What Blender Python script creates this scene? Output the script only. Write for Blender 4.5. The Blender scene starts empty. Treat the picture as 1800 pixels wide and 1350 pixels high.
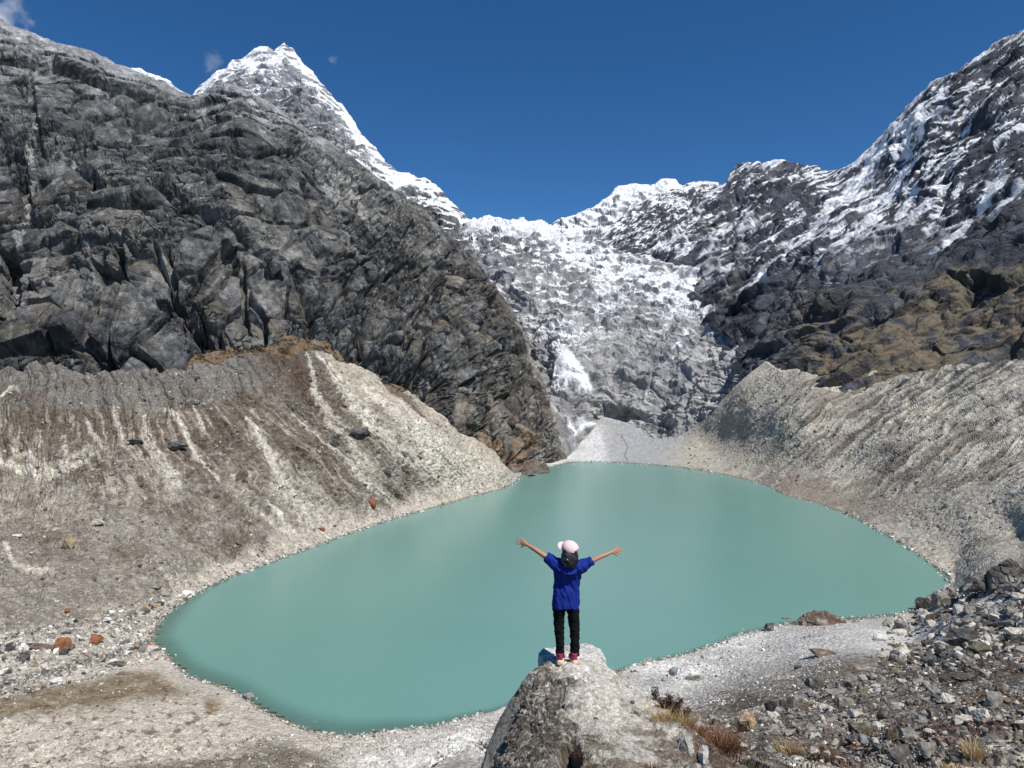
import bpy, bmesh, math, random
import numpy as np
from mathutils import Vector, Matrix

# ------------------------------------------------------------------ camera, sky, sun
sc = bpy.context.scene
H = 60.0            # camera height above the lake (m)
F = 1300.0          # focal length in photo pixels (1800 wide)
cam_d = bpy.data.cameras.new("camera")
cam_d.sensor_width = 36.0
cam_d.lens = 26.0
cam_d.clip_start = 0.1
cam_d.clip_end = 30000.0
cam = bpy.data.objects.new("camera", cam_d)
cam.location = (0, 0, H)
cam.rotation_euler = (math.radians(90), 0, 0)
sc.collection.objects.link(cam)
sc.camera = cam

SUN_EL = math.radians(56)
SUN_AZ = math.radians(134)      # clockwise from +Y (into the picture): from the right, a touch behind
sun_vec = Vector((math.sin(SUN_AZ) * math.cos(SUN_EL), math.cos(SUN_AZ) * math.cos(SUN_EL), math.sin(SUN_EL)))
w = bpy.data.worlds.new("World"); sc.world = w; w.use_nodes = True
nt = w.node_tree; nt.nodes.clear()
wo = nt.nodes.new("ShaderNodeOutputWorld"); bg = nt.nodes.new("ShaderNodeBackground")
sky = nt.nodes.new("ShaderNodeTexSky"); sky.sky_type = 'NISHITA'; sky.sun_disc = False
sky.sun_elevation = SUN_EL; sky.sun_rotation = SUN_AZ
sky.altitude = 4500; sky.air_density = 1.0; sky.dust_density = 0.0; sky.ozone_density = 3.0
bg.inputs['Strength'].default_value = 0.118
hs_ = nt.nodes.new('ShaderNodeHueSaturation'); hs_.inputs['Saturation'].default_value = 1.25; hs_.inputs['Value'].default_value = 1.0
nt.links.new(sky.outputs[0], hs_.inputs['Color']); nt.links.new(hs_.outputs[0], bg.inputs[0]); nt.links.new(bg.outputs[0], wo.inputs[0])
sd = bpy.data.lights.new("sun", 'SUN'); sd.energy = 5.0; sd.angle = math.radians(0.53); sd.color = (1.0, 0.965, 0.91)
so = bpy.data.objects.new("sun", sd); so.rotation_euler = sun_vec.to_track_quat('Z', 'Y').to_euler()
sc.collection.objects.link(so)
sc.view_settings.view_transform = 'Standard'; sc.view_settings.look = 'None'
sc.view_settings.exposure = 0.0; sc.view_settings.gamma = 1.0
sc.cycles.max_bounces = 6; sc.cycles.volume_bounces = 4
sc.cycles.transparent_max_bounces = 12

C = sc.collection
rng = np.random.default_rng(7)
random.seed(7)

# ------------------------------------------------------------------ numpy noise
def _h(ix, iy, iz, seed):
    h = (ix.astype(np.uint32) * np.uint32(374761393) + iy.astype(np.uint32) * np.uint32(668265263)
         + iz.astype(np.uint32) * np.uint32(2147483647) + np.uint32((seed * 974634777) & 0xffffffff))
    h = (h ^ (h >> np.uint32(13))) * np.uint32(1274126177)
    h = (h ^ (h >> np.uint32(16))) * np.uint32(2246822519)
    return h ^ (h >> np.uint32(15))

def _r(h, k=0):
    if k: h = (h ^ np.uint32(k * 2654435761 & 0xffffffff)) * np.uint32(2246822519); h = h ^ (h >> np.uint32(14))
    return (h & np.uint32(0xffffff)).astype(np.float32) / np.float32(16777216.0)

_G = np.array([(1,1,0),(-1,1,0),(1,-1,0),(-1,-1,0),(1,0,1),(-1,0,1),(1,0,-1),(-1,0,-1),
               (0,1,1),(0,-1,1),(0,1,-1),(0,-1,-1),(1,1,0),(-1,1,0),(0,-1,1),(0,-1,-1)], np.float32)

def perlin(p, seed=0):
    p = p.reshape(-1, 3).astype(np.float32)
    f0 = np.floor(p); i = f0.astype(np.int64); f = p - f0
    u = f * f * f * (f * (f * 6 - 15) + 10)
    res = np.zeros(len(p), np.float32)
    for dx in (0, 1):
        wx = u[:, 0] if dx else 1 - u[:, 0]
        for dy in (0, 1):
            wy = u[:, 1] if dy else 1 - u[:, 1]
            for dz in (0, 1):
                wz = u[:, 2] if dz else 1 - u[:, 2]
                g = _G[_h(i[:, 0] + dx, i[:, 1] + dy, i[:, 2] + dz, seed) & np.uint32(15)]
                res += wx * wy * wz * (g[:, 0] * (f[:, 0] - dx) + g[:, 1] * (f[:, 1] - dy) + g[:, 2] * (f[:, 2] - dz))
    return res

def fbm(p, size, octv=4, seed=0, gain=0.5, ridged=False):
    p = p.reshape(-1, 3) / np.float32(size)
    a = 1.0; s = 0; out = 0
    for o in range(octv):
        n = perlin(p * np.float32(2.03 ** o) + 17.3 * o, seed + o)
        if ridged: n = 0.5 - np.abs(n) * 1.6
        out = out + a * n; s += a; a *= gain
    return out / s

def cells(p, seed=0, jit=0.8):
    """nearest feature point: distances F1, F2, hash of the cell, vector to its point"""
    p = p.astype(np.float32)
    b = np.floor(p - 0.5).astype(np.int64)
    n = len(p)
    d1 = np.full(n, 9, np.float32); d2 = np.full(n, 9, np.float32); hid = np.zeros(n, np.uint32)
    v = np.zeros((n, 3), np.float32)
    for dx in (0, 1):
        for dy in (0, 1):
            for dz in (0, 1):
                ix = b[:, 0] + dx; iy = b[:, 1] + dy; iz = b[:, 2] + dz
                h = _h(ix, iy, iz, seed)
                vx = p[:, 0] - (ix + 0.5 + jit * (_r(h, 1) - 0.5))
                vy = p[:, 1] - (iy + 0.5 + jit * (_r(h, 2) - 0.5))
                vz = p[:, 2] - (iz + 0.5 + jit * (_r(h, 3) - 0.5))
                d = (vx * vx + vy * vy + vz * vz).astype(np.float32)
                m = d < d1
                d2 = np.where(m, d1, np.minimum(d2, d))
                d1 = np.where(m, d, d1); hid = np.where(m, h, hid)
                v[m, 0] = vx[m]; v[m, 1] = vy[m]; v[m, 2] = vz[m]
    return np.sqrt(d1), np.sqrt(d2), hid, v

def rotm(ax, deg):
    return np.array(Matrix.Rotation(math.radians(deg), 3, ax), np.float32)

def facets(P, size, seed, aniso=(1, 1, 1), R=None, warp=0.35, tilt=1.3, crack=0.35, soft=0.22):
    q = P if R is None else P @ R
    q = q / (np.array(aniso, np.float32) * size)
    if warp:
        wv = np.stack([perlin(q * 0.8 + 11, seed + 50), perlin(q * 0.8 + 31, seed + 51), perlin(q * 0.8 + 71, seed + 52)], 1)
        q = q + wv * warp
    d1, d2, hid, v = cells(q, seed)
    d = (_r(hid, 5) - 0.5) * 1.2
    d = d + tilt * ((_r(hid, 6) - 0.5) * v[:, 0] + (_r(hid, 7) - 0.5) * v[:, 1] + (_r(hid, 8) - 0.5) * v[:, 2])
    g = d2 - d1
    e = np.clip(g / 0.10, 0, 1)
    d = d * sstep(0, soft, g) - crack * (1 - e)
    return d, hid, e

def beds(P, thick, seed, R=None, wob=1.3, wsize=6.0):
    """stepped rock beds: a sharp under-cut lip, then a face leaning back"""
    q = P if R is None else P @ R
    t = q[:, 2] / thick + fbm(q * np.array((.35, .6, 1), np.float32), thick * wsize, 4, seed) * wob * 2.2
    i = np.floor(t); f = t - i
    amp = .35 + .9 * _r(_h(i.astype(np.int64), i.astype(np.int64) * 0 + 7, i.astype(np.int64) * 0, seed), 3)
    amp = amp * np.clip(.5 + 2.2 * fbm(q, thick * 5, 3, seed + 9), 0, 1.3)
    if ROWM is not None and len(ROWM) == len(P): amp = amp * sstep(1.5, 4.5, thick / ROWM)
    return np.where(f < .14, f / .14, (1 - f) / .86) * amp

def sstep(a, b, x):
    t = np.clip((x - a) / (b - a), 0, 1); return t * t * (3 - 2 * t)

# ------------------------------------------------------------------ relief surfaces
class TPS:
    def __init__(s, pts, val, lam=1e-6):
        s.p = np.array(pts, np.float64) / 1000.0
        n = len(s.p)
        r2 = ((s.p[:, None] - s.p[None]) ** 2).sum(-1)
        K = 0.5 * r2 * np.log(r2 + 1e-12) + lam * np.eye(n)
        A = np.zeros((n + 3, n + 3)); A[:n, :n] = K
        A[:n, n] = 1; A[:n, n + 1:] = s.p; A[n, :n] = 1; A[n + 1:, :n] = s.p.T
        s.c = np.linalg.solve(A, np.concatenate([val, np.zeros(3)])); s.n = n
    def __call__(s, x, y):
        sh = x.shape
        q = np.stack([x.ravel(), y.ravel()], 1) / 1000.0
        out = np.empty(len(q))
        for a in range(0, len(q), 60000):
            b = q[a:a + 60000]
            r2 = (b[:, None, 0] - s.p[None, :, 0]) ** 2 + (b[:, None, 1] - s.p[None, :, 1]) ** 2
            out[a:a + 60000] = (0.5 * r2 * np.log(r2 + 1e-12)) @ s.c[:s.n] + s.c[s.n] + b @ s.c[s.n + 1:]
        return out.reshape(sh)

def at(px, py, D):
    """a point of the place: bearing and height angle as surveyed on the photograph, distance D (m) into the valley"""
    return np.stack([(px - 900.0) / F * D, D + 0 * px, H + (675.0 - py) / F * D], -1)

def curve(pts, x):
    p = np.array(pts, float); return np.interp(x, p[:, 0], p[:, 1])

def normals(P):
    du = np.gradient(P, axis=1); dv = np.gradient(P, axis=0)
    n = np.cross(du, dv)
    n /= np.linalg.norm(n, axis=-1, keepdims=True) + 1e-9
    return n

def sheet(ctrl, top, bot, x0, x1, step, nrow, back=14, backdrop=0.7, lam=1e-6):
    ctrl = np.array(ctrl, float)
    t = TPS(ctrl[:, :2], np.log(ctrl[:, 2]), lam)
    nx = int((x1 - x0) / step) + 1
    px = np.linspace(x0, x1, nx)
    T = curve(top, px); B = curve(bot, px)
    v = np.linspace(0, 1, nrow)[:, None]
    PY = B[None] + v * (T - B)[None]
    PX = np.repeat(px[None], nrow, 0)
    D = np.exp(t(PX, PY))
    P = at(PX, PY, D)
    if back:
        rows = []
        base = P[-1]
        for k in range(1, back + 1):
            s = (k / back) ** 1.6 * 0.14
            q = base.copy(); q[:, :2] *= (1 + s); q[:, 2] = base[:, 2] - backdrop * s * base[:, 1]
            rows.append(q)
        P = np.concatenate([P, np.array(rows)], 0)
        PY = np.concatenate([PY, np.repeat(T[None], back, 0)], 0)
        PX = np.concatenate([PX, np.repeat(px[None], back, 0)], 0)
    global ROWM
    ROWM = np.linalg.norm(np.gradient(P, axis=0), axis=-1).ravel()
    return P, PX, PY

def grid_mesh(name, P, col, mat, keep=None, kind='structure', label=None, smooth=False):
    ny, nx = P.shape[:2]
    idx = np.arange(ny * nx, dtype=np.int32).reshape(ny, nx)
    q = np.stack([idx[:-1, :-1], idx[:-1, 1:], idx[1:, 1:], idx[1:, :-1]], -1)
    if keep is not None: q = q[keep]
    q = q.reshape(-1, 4)
    used = np.unique(q)
    remap = np.zeros(ny * nx, np.int32); remap[used] = np.arange(len(used), dtype=np.int32)
    q = remap[q]
    co = P.reshape(-1, 3)[used].astype(np.float32)
    return raw_mesh(name, co, q, col.reshape(-1, 3)[used], mat, kind, label, smooth)

def raw_mesh(name, co, q, col, mat, kind=None, label=None, smooth=False, link=True):
    me = bpy.data.meshes.new(name)
    k = q.shape[1]
    me.vertices.add(len(co)); me.vertices.foreach_set('co', co.astype(np.float32).ravel())
    me.loops.add(q.size); me.loops.foreach_set('vertex_index', q.astype(np.int32).ravel())
    me.polygons.add(len(q)); me.polygons.foreach_set('loop_start', np.arange(0, q.size, k, dtype=np.int32))
    me.polygons.foreach_set('use_smooth', np.full(len(q), smooth, bool))
    me.update(calc_edges=True)
    if col is not None:
        a = me.color_attributes.new('albedo', 'FLOAT_COLOR', 'POINT')
        c4 = np.ones((len(co), 4), np.float32); c4[:, :3] = np.clip(col, 0.004, 0.95)
        a.data.foreach_set('color', c4.ravel())
    if mat: me.materials.append(mat)
    o = bpy.data.objects.new(name, me)
    if link: C.objects.link(o)
    if kind: o['kind'] = kind
    if label: o['label'] = label
    return o

# ------------------------------------------------------------------ materials
def ground_mat(name, scales, bump=0.6, dist=0.3, var=0.35, rough=0.92, vor=(), vdist=0.3, vvar=0.4):
    """albedo attribute x procedural mottling, with two sizes of procedural relief"""
    m = bpy.data.materials.new(name); m.use_nodes = True
    n = m.node_tree.nodes; l = m.node_tree.links
    b = n['Principled BSDF']; b.inputs['Roughness'].default_value = rough
    b.inputs['Specular IOR Level'].default_value = 0.25
    at_ = n.new('ShaderNodeAttribute'); at_.attribute_name = 'albedo'
    tc = n.new('ShaderNodeTexCoord')
    prev = at_.outputs['Color']; hsum = None
    for i, (vs_, vz) in enumerate(vor):
        # broken stone: every cell has its own tone and a domed face, with a crease round it
        wn_ = n.new('ShaderNodeTexNoise'); wn_.inputs['Scale'].default_value = vs_ * .8; wn_.inputs['Detail'].default_value = 3
        l.new(tc.outputs['Object'], wn_.inputs['Vector'])
        vm = n.new('ShaderNodeVectorMath'); vm.operation = 'MULTIPLY_ADD'; vm.inputs[1].default_value = (.55 / vs_,) * 3
        l.new(wn_.outputs['Color'], vm.inputs[0]); l.new(tc.outputs['Object'], vm.inputs[2])
        mp_ = n.new('ShaderNodeMapping'); mp_.inputs['Scale'].default_value = (1, 1, vz); mp_.inputs['Rotation'].default_value = (.1, .25, .4)
        l.new(vm.outputs[0], mp_.inputs[0])
        v_ = n.new('ShaderNodeTexVoronoi'); v_.inputs['Scale'].default_value = vs_
        l.new(mp_.outputs[0], v_.inputs['Vector'])
        sp = n.new('ShaderNodeSeparateColor'); l.new(v_.outputs['Color'], sp.inputs[0])
        mr = n.new('ShaderNodeMapRange'); mr.inputs[3].default_value = 1 - vvar; mr.inputs[4].default_value = 1 + vvar
        l.new(sp.outputs[0], mr.inputs[0])
        mx = n.new('ShaderNodeMix'); mx.data_type = 'RGBA'; mx.blend_type = 'MULTIPLY'; mx.inputs[0].default_value = 1
        l.new(prev, mx.inputs[6]); l.new(mr.outputs[0], mx.inputs[7]); prev = mx.outputs[2]
        bp = n.new('ShaderNodeBump'); bp.invert = True; bp.inputs['Strength'].default_value = 1
        bp.inputs['Distance'].default_value = vdist / vs_
        l.new(v_.outputs['Distance'], bp.inputs['Height'])
        if hsum is not None: l.new(hsum, bp.inputs['Normal'])
        hsum = bp.outputs[0]
    for i, s in enumerate(scales):
        t = n.new('ShaderNodeTexNoise'); t.inputs['Scale'].default_value = s
        t.inputs['Detail'].default_value = 6; t.inputs['Roughness'].default_value = 0.65
        l.new(tc.outputs['Object'], t.inputs['Vector'])
        mr = n.new('ShaderNodeMapRange'); mr.inputs[1].default_value = 0.3; mr.inputs[2].default_value = 0.7
        mr.inputs[3].default_value = 1 - var; mr.inputs[4].default_value = 1 + var
        l.new(t.outputs['Fac'], mr.inputs[0])
        mx = n.new('ShaderNodeMix'); mx.data_type = 'RGBA'; mx.blend_type = 'MULTIPLY'; mx.inputs[0].default_value = 1
        l.new(prev, mx.inputs[6]); l.new(mr.outputs[0], mx.inputs[7]); prev = mx.outputs[2]
        bp = n.new('ShaderNodeBump'); bp.inputs['Strength'].default_value = bump
        bp.inputs['Distance'].default_value = dist / (i + 1)
        l.new(t.outputs['Fac'], bp.inputs['Height'])
        if hsum is not None: l.new(hsum, bp.inputs['Normal'])
        hsum = bp.outputs[0]
    l.new(prev, b.inputs['Base Color']); l.new(hsum, b.inputs['Normal'])
    return m

def plain_mat(name, col, rough=0.8, var=0.15, scale=30, bump=0.15, bdist=0.01, spec=0.3, sheen=0.0):
    m = bpy.data.materials.new(name); m.use_nodes = True
    n = m.node_tree.nodes; l = m.node_tree.links
    b = n['Principled BSDF']; b.inputs['Roughness'].default_value = rough
    b.inputs['Specular IOR Level'].default_value = spec
    if sheen: b.inputs['Sheen Weight'].default_value = sheen
    tc = n.new('ShaderNodeTexCoord'); t = n.new('ShaderNodeTexNoise'); t.inputs['Scale'].default_value = scale
    t.inputs['Detail'].default_value = 5
    l.new(tc.outputs['Object'], t.inputs['Vector'])
    r = n.new('ShaderNodeMix'); r.data_type = 'RGBA'
    r.inputs[6].default_value = (*[c * (1 - var) for c in col], 1); r.inputs[7].default_value = (*[min(1, c * (1 + var)) for c in col], 1)
    l.new(t.outputs['Fac'], r.inputs[0]); l.new(r.outputs[2], b.inputs['Base Color'])
    bp = n.new('ShaderNodeBump'); bp.inputs['Strength'].default_value = bump; bp.inputs['Distance'].default_value = bdist
    l.new(t.outputs['Fac'], bp.inputs['Height']); l.new(bp.outputs[0], b.inputs['Normal'])
    return m

M_cliff = ground_mat('cliff_rock', [0.25, 1.1], 0.8, 1.3, 0.30, vor=((.07, .6), (.28, .7)), vdist=.38, vvar=.28)
M_far = ground_mat('far_rock', [0.12, 0.5], 0.9, 3.0, 0.18, vor=((.10, .6),), vdist=.35, vvar=.10)
M_ground = ground_mat('moraine_debris', [.4, 2.0], 0.6, 0.3, 0.25, vor=((.6, 1), (2.2, 1)), vdist=.45, vvar=.20)
M_near_ground = ground_mat('hill_debris', [1.1, 4.5], 0.7, 0.25, 0.25, vor=((.9, 1), (3.6, 1)), vdist=.55, vvar=.36)
M_scree = ground_mat('scree', [.35, 1.4], 0.5, 0.3, 0.18, vor=((.5, 1), (1.8, 1)), vdist=.22, vvar=.13)
M_shore = ground_mat('shore_sand', [1.3, 5.0], 0.5, 0.15, 0.16, vor=((1.1, 1), (3.2, 1)), vdist=.35, vvar=.16)
M_stone = ground_mat('stone', [2.5, 14], 0.6, 0.06, 0.22)
M_near = ground_mat('near_rock', [16, 70], 1.0, 0.03, 0.30, vor=((34, 1),), vdist=.4, vvar=.16)

def mixc(a, b, t):
    t = np.asarray(t)[..., None]; return a * (1 - t) + np.array(b, np.float32) * t

def seg_dist(PX, PY, pts):
    """distance to a polyline with the position along it"""
    best = np.full(PX.shape, 1e9, np.float32); tt = np.zeros(PX.shape, np.float32)
    n = len(pts) - 1
    for i in range(n):
        ax, ay = pts[i]; bx, by = pts[i + 1]
        dx, dy = bx - ax, by - ay
        t = np.clip(((PX - ax) * dx + (PY - ay) * dy) / (dx * dx + dy * dy), 0, 1)
        d = np.hypot(PX - ax - t * dx, PY - ay - t * dy)
        m = d < best; best = np.where(m, d, best); tt = np.where(m, (i + t) / n, tt)
    return best, tt

# ================================================================== GROUND OF THE BASIN
SHORE = [(268,1112),(285,1085),(330,1050),(400,1015),(470,990),(550,960),(620,935),(700,908),(760,893),(830,872),(880,860),
 (902,850),(918,835),(950,825),(1000,813),(1050,811),(1120,815),(1200,822),(1280,835),(1340,850),(1380,870),(1440,885),
 (1500,908),(1560,940),(1610,970),(1650,1000),(1675,1026),(1655,1040),(1618,1058),(1608,1075),(1560,1083),(1510,1088),
 (1470,1090),(1420,1095),(1370,1098),(1345,1107),(1290,1118),(1270,1130),(1200,1152),(1130,1168),(1060,1190),(980,1213),(900,1238),
 (870,1250),(820,1262),(760,1278),(700,1283),(640,1292),(600,1294),(540,1285),(500,1270),(460,1250),(420,1222),
 (380,1205),(330,1190),(300,1165),(288,1148),(265,1130)]
DL = lambda y: H * F / (y - 675.0)
zz = lambda px, py, z: (px, py, (H - z) * F / (py - 675.0))
gc = []
dense = []
for i in range(len(SHORE)):
    a, b = SHORE[i], SHORE[(i + 1) % len(SHORE)]
    dense.append(a)
    if math.dist(a, b) > 45: dense.append(((a[0] + b[0]) / 2, (a[1] + b[1]) / 2))
gc += [(x, y, DL(y)) for x, y in dense]
gc += [zz(x, y, -5) for x, y in [(600,1100),(900,1000),(1200,1000),(1400,960),(1000,900),(1120,860),(500,1050),(1500,1010),
                                  (800,1190),(420,1120),(620,1220),(1050,1100),(1250,1080),(780,960),(1300,890)]]
gc += [zz(*t) for t in [(-200,1350,9),(0,1350,6),(300,1350,8),(500,1350,5.5),(700,1350,1.6),(-200,1180,4),(0,1180,2.6),(150,1130,2.4),
  (0,1260,5),(200,1230,4.5),(330,1290,5),(0,1450,9),(300,1450,10),(600,1450,5),(800,1320,.6),(180,1165,1.6),(230,1140,.7),
  (0,1090,5),(150,1070,5),(750,1340,1),(850,1300,1),(860,1350,1.2),(905,1275,1),(1570,1100,1.5),(1230,1165,.8),(1640,1075,2.5),(1120,1200,1)]]
gc += [(-200,1050,175),(-200,900,215),(-200,750,262),(-200,655,310),
  (0,1000,199),(0,900,226),(0,780,262),(0,690,300),(0,655,330),(300,1000,214),(300,900,243),(300,800,269),(300,700,300),(300,653,322),
  (150,900,236),(150,780,266),(150,655,326),(430,870,272),(430,760,300),(430,640,342),
  (550,900,293),(550,800,318),(550,700,345),(550,622,375),(700,850,346),(700,760,368),(700,672,400),(800,810,398),(780,735,412),
  (620,870,315),(620,640,388),(890,830,438),(860,800,440),
  (1060,735,690),(1000,800,600),(1100,770,640),(1150,775,625),(1250,740,600),(1345,638,600),(1250,800,560),(1300,700,575),(1400,652,545),(1400,760,475),
  (1400,840,430),(1500,655,518),(1500,750,448),(1500,850,390),(1600,655,470),(1600,760,398),(1600,870,330),(1600,935,290),
  (1700,640,428),(1700,760,358),(1700,900,276),(1700,1000,225),(1800,628,392),(1800,760,320),(1800,900,247),(1800,955,222),
  (1980,600,345),(1980,760,272),(1980,900,215),(1760,1010,170),(1850,985,150),
  (1700,1050,165),(1600,1120,166),(1750,1100,118),(1700,1150,88),(1800,1200,50),(1800,1350,17),(1600,1200,78),(1500,1160,122),
  (1400,1200,117),(1400,1150,146),(1300,1200,137),(1300,1150,160),(1200,1200,146),(1250,1235,122),(1200,1260,100),(1300,1265,75),
  (1250,1310,34),(1400,1300,38),(1500,1250,55),(1500,1350,23),(1650,1300,27),(1300,1350,13.5),(1200,1350,10.5),(1000,1400,9.5),
  (820,1420,100),(1010,1290,55),(1100,1250,70),(1500,1450,10),(1800,1450,9),(1200,1450,6),(1980,1200,40),(1980,1350,14),(1980,1050,100)]
g_top = [(-200,648),(0,655),(200,655),(330,641),(400,636),(470,626),(540,620),(600,640),(680,665),(740,690),(800,755),(860,800),
  (905,832),(930,828),(995,806),(1030,770),(1060,733),(1100,742),(1150,772),(1190,768),(1250,730),(1270,700),(1300,672),(1345,636),(1375,655),
  (1400,650),(1450,662),(1520,650),(1560,664),(1600,656),(1700,641),(1800,628),(1980,600)]
g_bot = [(-200,1440),(2000,1440)]
P, PX, PY = sheet(gc, g_top, g_bot, -180, 1960, 1.45, 560, back=8, backdrop=0.5)
shp = PX.shape
N = normals(P)
Pf = P.reshape(-1, 3).astype(np.float32)
Dm = Pf[:, 1].copy()
px = PX.ravel(); py = PY.ravel()
shd, _ = seg_dist(PX, PY, SHORE + [SHORE[0]])
shd = shd.ravel()
# inside / outside of the shoreline
poly = np.array(SHORE, float)
inside = np.zeros(len(px), bool)
j = len(poly) - 1
for i in range(len(poly)):
    xi, yi = poly[i]; xj, yj = poly[j]
    c = ((yi > py) != (yj > py)) & (px < (xj - xi) * (py - yi) / (yj - yi + 1e-9) + xi)
    inside ^= c; j = i
pxm = Dm / F                                   # metres per photo pixel
rowm = np.linalg.norm(np.gradient(P, axis=0), axis=-1).ravel()
lod = lambda size: sstep(1.2, 3.5, size / pxm) * sstep(1.3, 3.2, size / rowm)  # relief finer than the mesh is left out
left = (px < 900) & (py < 1130 - 0.10 * px)
right = (px > 1000) & (py < 1030) & (Dm > 175)
near = (Dm < 135) & (px > 850)
beach = ~left & ~right & ~near
wl = sstep(960, 860, px) * sstep(1180, 1060, py + 0.1 * px)
wr = sstep(1010, 1120, px) * sstep(170, 205, Dm)
wn = sstep(140, 105, Dm) * sstep(1120, 1220, px)
slope_up = sstep(0, 60, shd)
# --- relief
d = np.zeros(len(px), np.float32)
n3 = fbm(Pf, 40, 5, 3)
d += n3 * (7 - 4.5 * wr) * np.clip(shd / 130, 0, 1) * np.clip(Dm / 250, 0.1, 1.4)
# gullies run down the slope; bearing of the fall line in survey coordinates
warp = fbm(Pf, 25, 3, 9) * 26
angL = np.interp(px, [-200, 100, 250, 450, 560, 900], [-8, -4, 14, 34, 42, 46])
tl = np.tan(np.radians(angL))
sl = (px - (py - 640) * tl + warp)
gl = np.stack([sl / 30, (py) / 420, 0 * sl], 1).astype(np.float32)
gul_l = fbm(gl, 1, 4, 21, 0.55, True)
sr = px + (py - 640) * np.interp(px, [1000, 1250, 1500, 1800, 2000], [0.9, 1.15, 1.45, 1.75, 1.9]) + warp * 1.0 + fbm(Pf, 14, 2, 12) * 7
gr = np.stack([sr / 27, py / 240, 0 * sr], 1).astype(np.float32)
gul_r = fbm(gr, 1, 4, 25, 0.6, True)
up_l = sstep(1000, 760, py) ; up_r = sstep(930, 720, py + (1500 - px) * 0.10) * sstep(1240, 1400, px)
d += wl * gul_l * 5.5 * np.clip(up_l + .15, 0, 1) * slope_up
d += wr * gul_r * 4.5 * np.clip(.75 + fbm(Pf, 50, 2, 13) * 2.2, .15, 1.4) * np.clip(up_r, 0, 1) * slope_up
hids = {}
for size, amp, seed in ((9, 1.5, 31), (3.2, .95, 32), (1.3, .5, 33), (.5, .2, 34), (.18, .075, 35)):
    f_, hid, e = facets(Pf, size, seed, (1, 1, .8), warp=0.4, crack=.4, soft=.4)
    hids[size] = hid
    k = lod(size) * np.where(shd < 25, 0.35 + shd / 40, 1)
    if size > 3: k = k * np.clip(.25 + wn * .0 + wl * .35 + wr * .15 + sstep(.3, .0, np.abs(shd / 100 - 2)) * 0, 0, 1) * np.clip(Dm / 200, 0, 1)
    d += f_ * amp * k * (0.75 + 0.1 * wr + .2 * wn)
d = np.where(inside, np.minimum(d, -0.1) * 0.3 - .0, d * np.clip(shd / 8, 0.05, 1))
Pd = P + N * d.reshape(shp)[..., None]
Pd[..., 2] = np.where(inside.reshape(shp), Pd[..., 2], np.maximum(Pd[..., 2], .06))
N2 = normals(Pd)
N2[..., :] *= np.sign(N2[..., 2:3] + 1e-6)
nz = N2[..., 2].ravel()
# --- colour (albedo only)
grey = np.array((.235, .215, .19), np.float32)
col = np.tile(grey, (len(px), 1))
lf = fbm(Pf, 60, 4, 41) ; mf = fbm(Pf, 14, 4, 42); hf = fbm(Pf, 3.0, 3, 43)
brown = (.105, .080, .060); pale = (.60, .57, .51); rust = (.17, .11, .06); dgrey = (.15, .145, .135)
# left moraine: brown upper bank, pale streaks and lower fans
tb = wl * sstep(-.10, .12, lf * .6 + mf * .5 + .14 - np.abs(py - 760) / 900) * .75
col = mixc(col, brown, tb)
top_grey = wl * sstep(730, 690, py + mf * 40 + np.clip(px - 380, 0, 400) * .4) * sstep(-100, 50, px + 200)
col = mixc(col, (.17, .165, .155), top_grey * .9)
dark_crest = wl * np.exp(-((px - 500 + (py - 640) * -1.0) / 60) ** 2) * sstep(800, 700, py) * sstep(400, 450, px)
col = mixc(col, (.085, .060, .045), np.clip(dark_crest + wl * sstep(.0, .15, mf) * sstep(650, 720, py) * sstep(880, 800, py) * .5, 0, 1) * .85)
rightbank = wl * sstep(-20, 40, px - (555 + (py - 640) * .95) + mf * 50) * 1.0
col = mixc(col, (.50, .46, .40), rightbank * (0.70 + .3 * np.clip(gul_l * 2, -1, 1)) * .85)
col = mixc(col, brown, rightbank * sstep(.02, .2, -gul_l + .05) * sstep(840, 740, py) * .85)
STREAKS = [([(252,728),(262,775),(275,810),(300,850)],5,26),([(308,725),(335,775),(345,800)],5,9),([(200,720),(212,765),(218,790)],4,9),
 ([(152,733),(160,760),(178,790)],4,8),([(330,775),(372,830),(440,890),(520,945)],4,12),([(428,745),(465,800),(500,860),(560,920)],4,26),
 ([(290,715),(320,755)],3,7),([(340,725),(355,765)],3,6),([(536,632),(560,690),(610,770),(640,820)],5,14),([(552,632),(600,690),(660,760)],4,9),
 ([(575,645),(640,720)],3,8),([(70,755),(73,790)],4,5),([(115,772),(118,805)],6,9),([(20,790),(90,830),(170,800)],6,12),
 ([(520,720),(570,780),(600,800)],3,5),([(600,690),(690,790),(800,850)],10,30),([(640,680),(760,790),(870,845)],12,30),
 ([(0,812),(80,838),(150,820)],8,14),([(545,730),(640,850),(700,890)],4,9),([(470,880),(520,940)],5,12),
 ([(700,700),(740,750),(810,810)],8,16),([(10,960),(25,1000),(90,1010)],7,9),([(0,700),(30,690)],3,6)]
rag = fbm(np.stack([px / 9, py / 14, 0 * px], 1).astype(np.float32), 1, 4, 45)
fine = fbm(np.stack([sl / 15, py / 190, 0 * sl], 1).astype(np.float32), 1, 4, 23, .55, True) + mf * .35
col = mixc(col, (.46, .43, .37), wl * sstep(.22, .40, fine) * sstep(690, 740, py + rag * 60) * sstep(930, 850, py + rag * 60) * .62)
fanb = np.exp(-((py - 880 - rag * 60 - mf * 60) / 45) ** 2) * sstep(-.1, .15, fbm(np.stack([sl / 60, py / 200, 0 * sl], 1).astype(np.float32), 1, 3, 24))
col = mixc(col, (.40, .375, .33), wl * fanb * .55)
st = np.zeros(len(px), np.float32)
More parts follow.
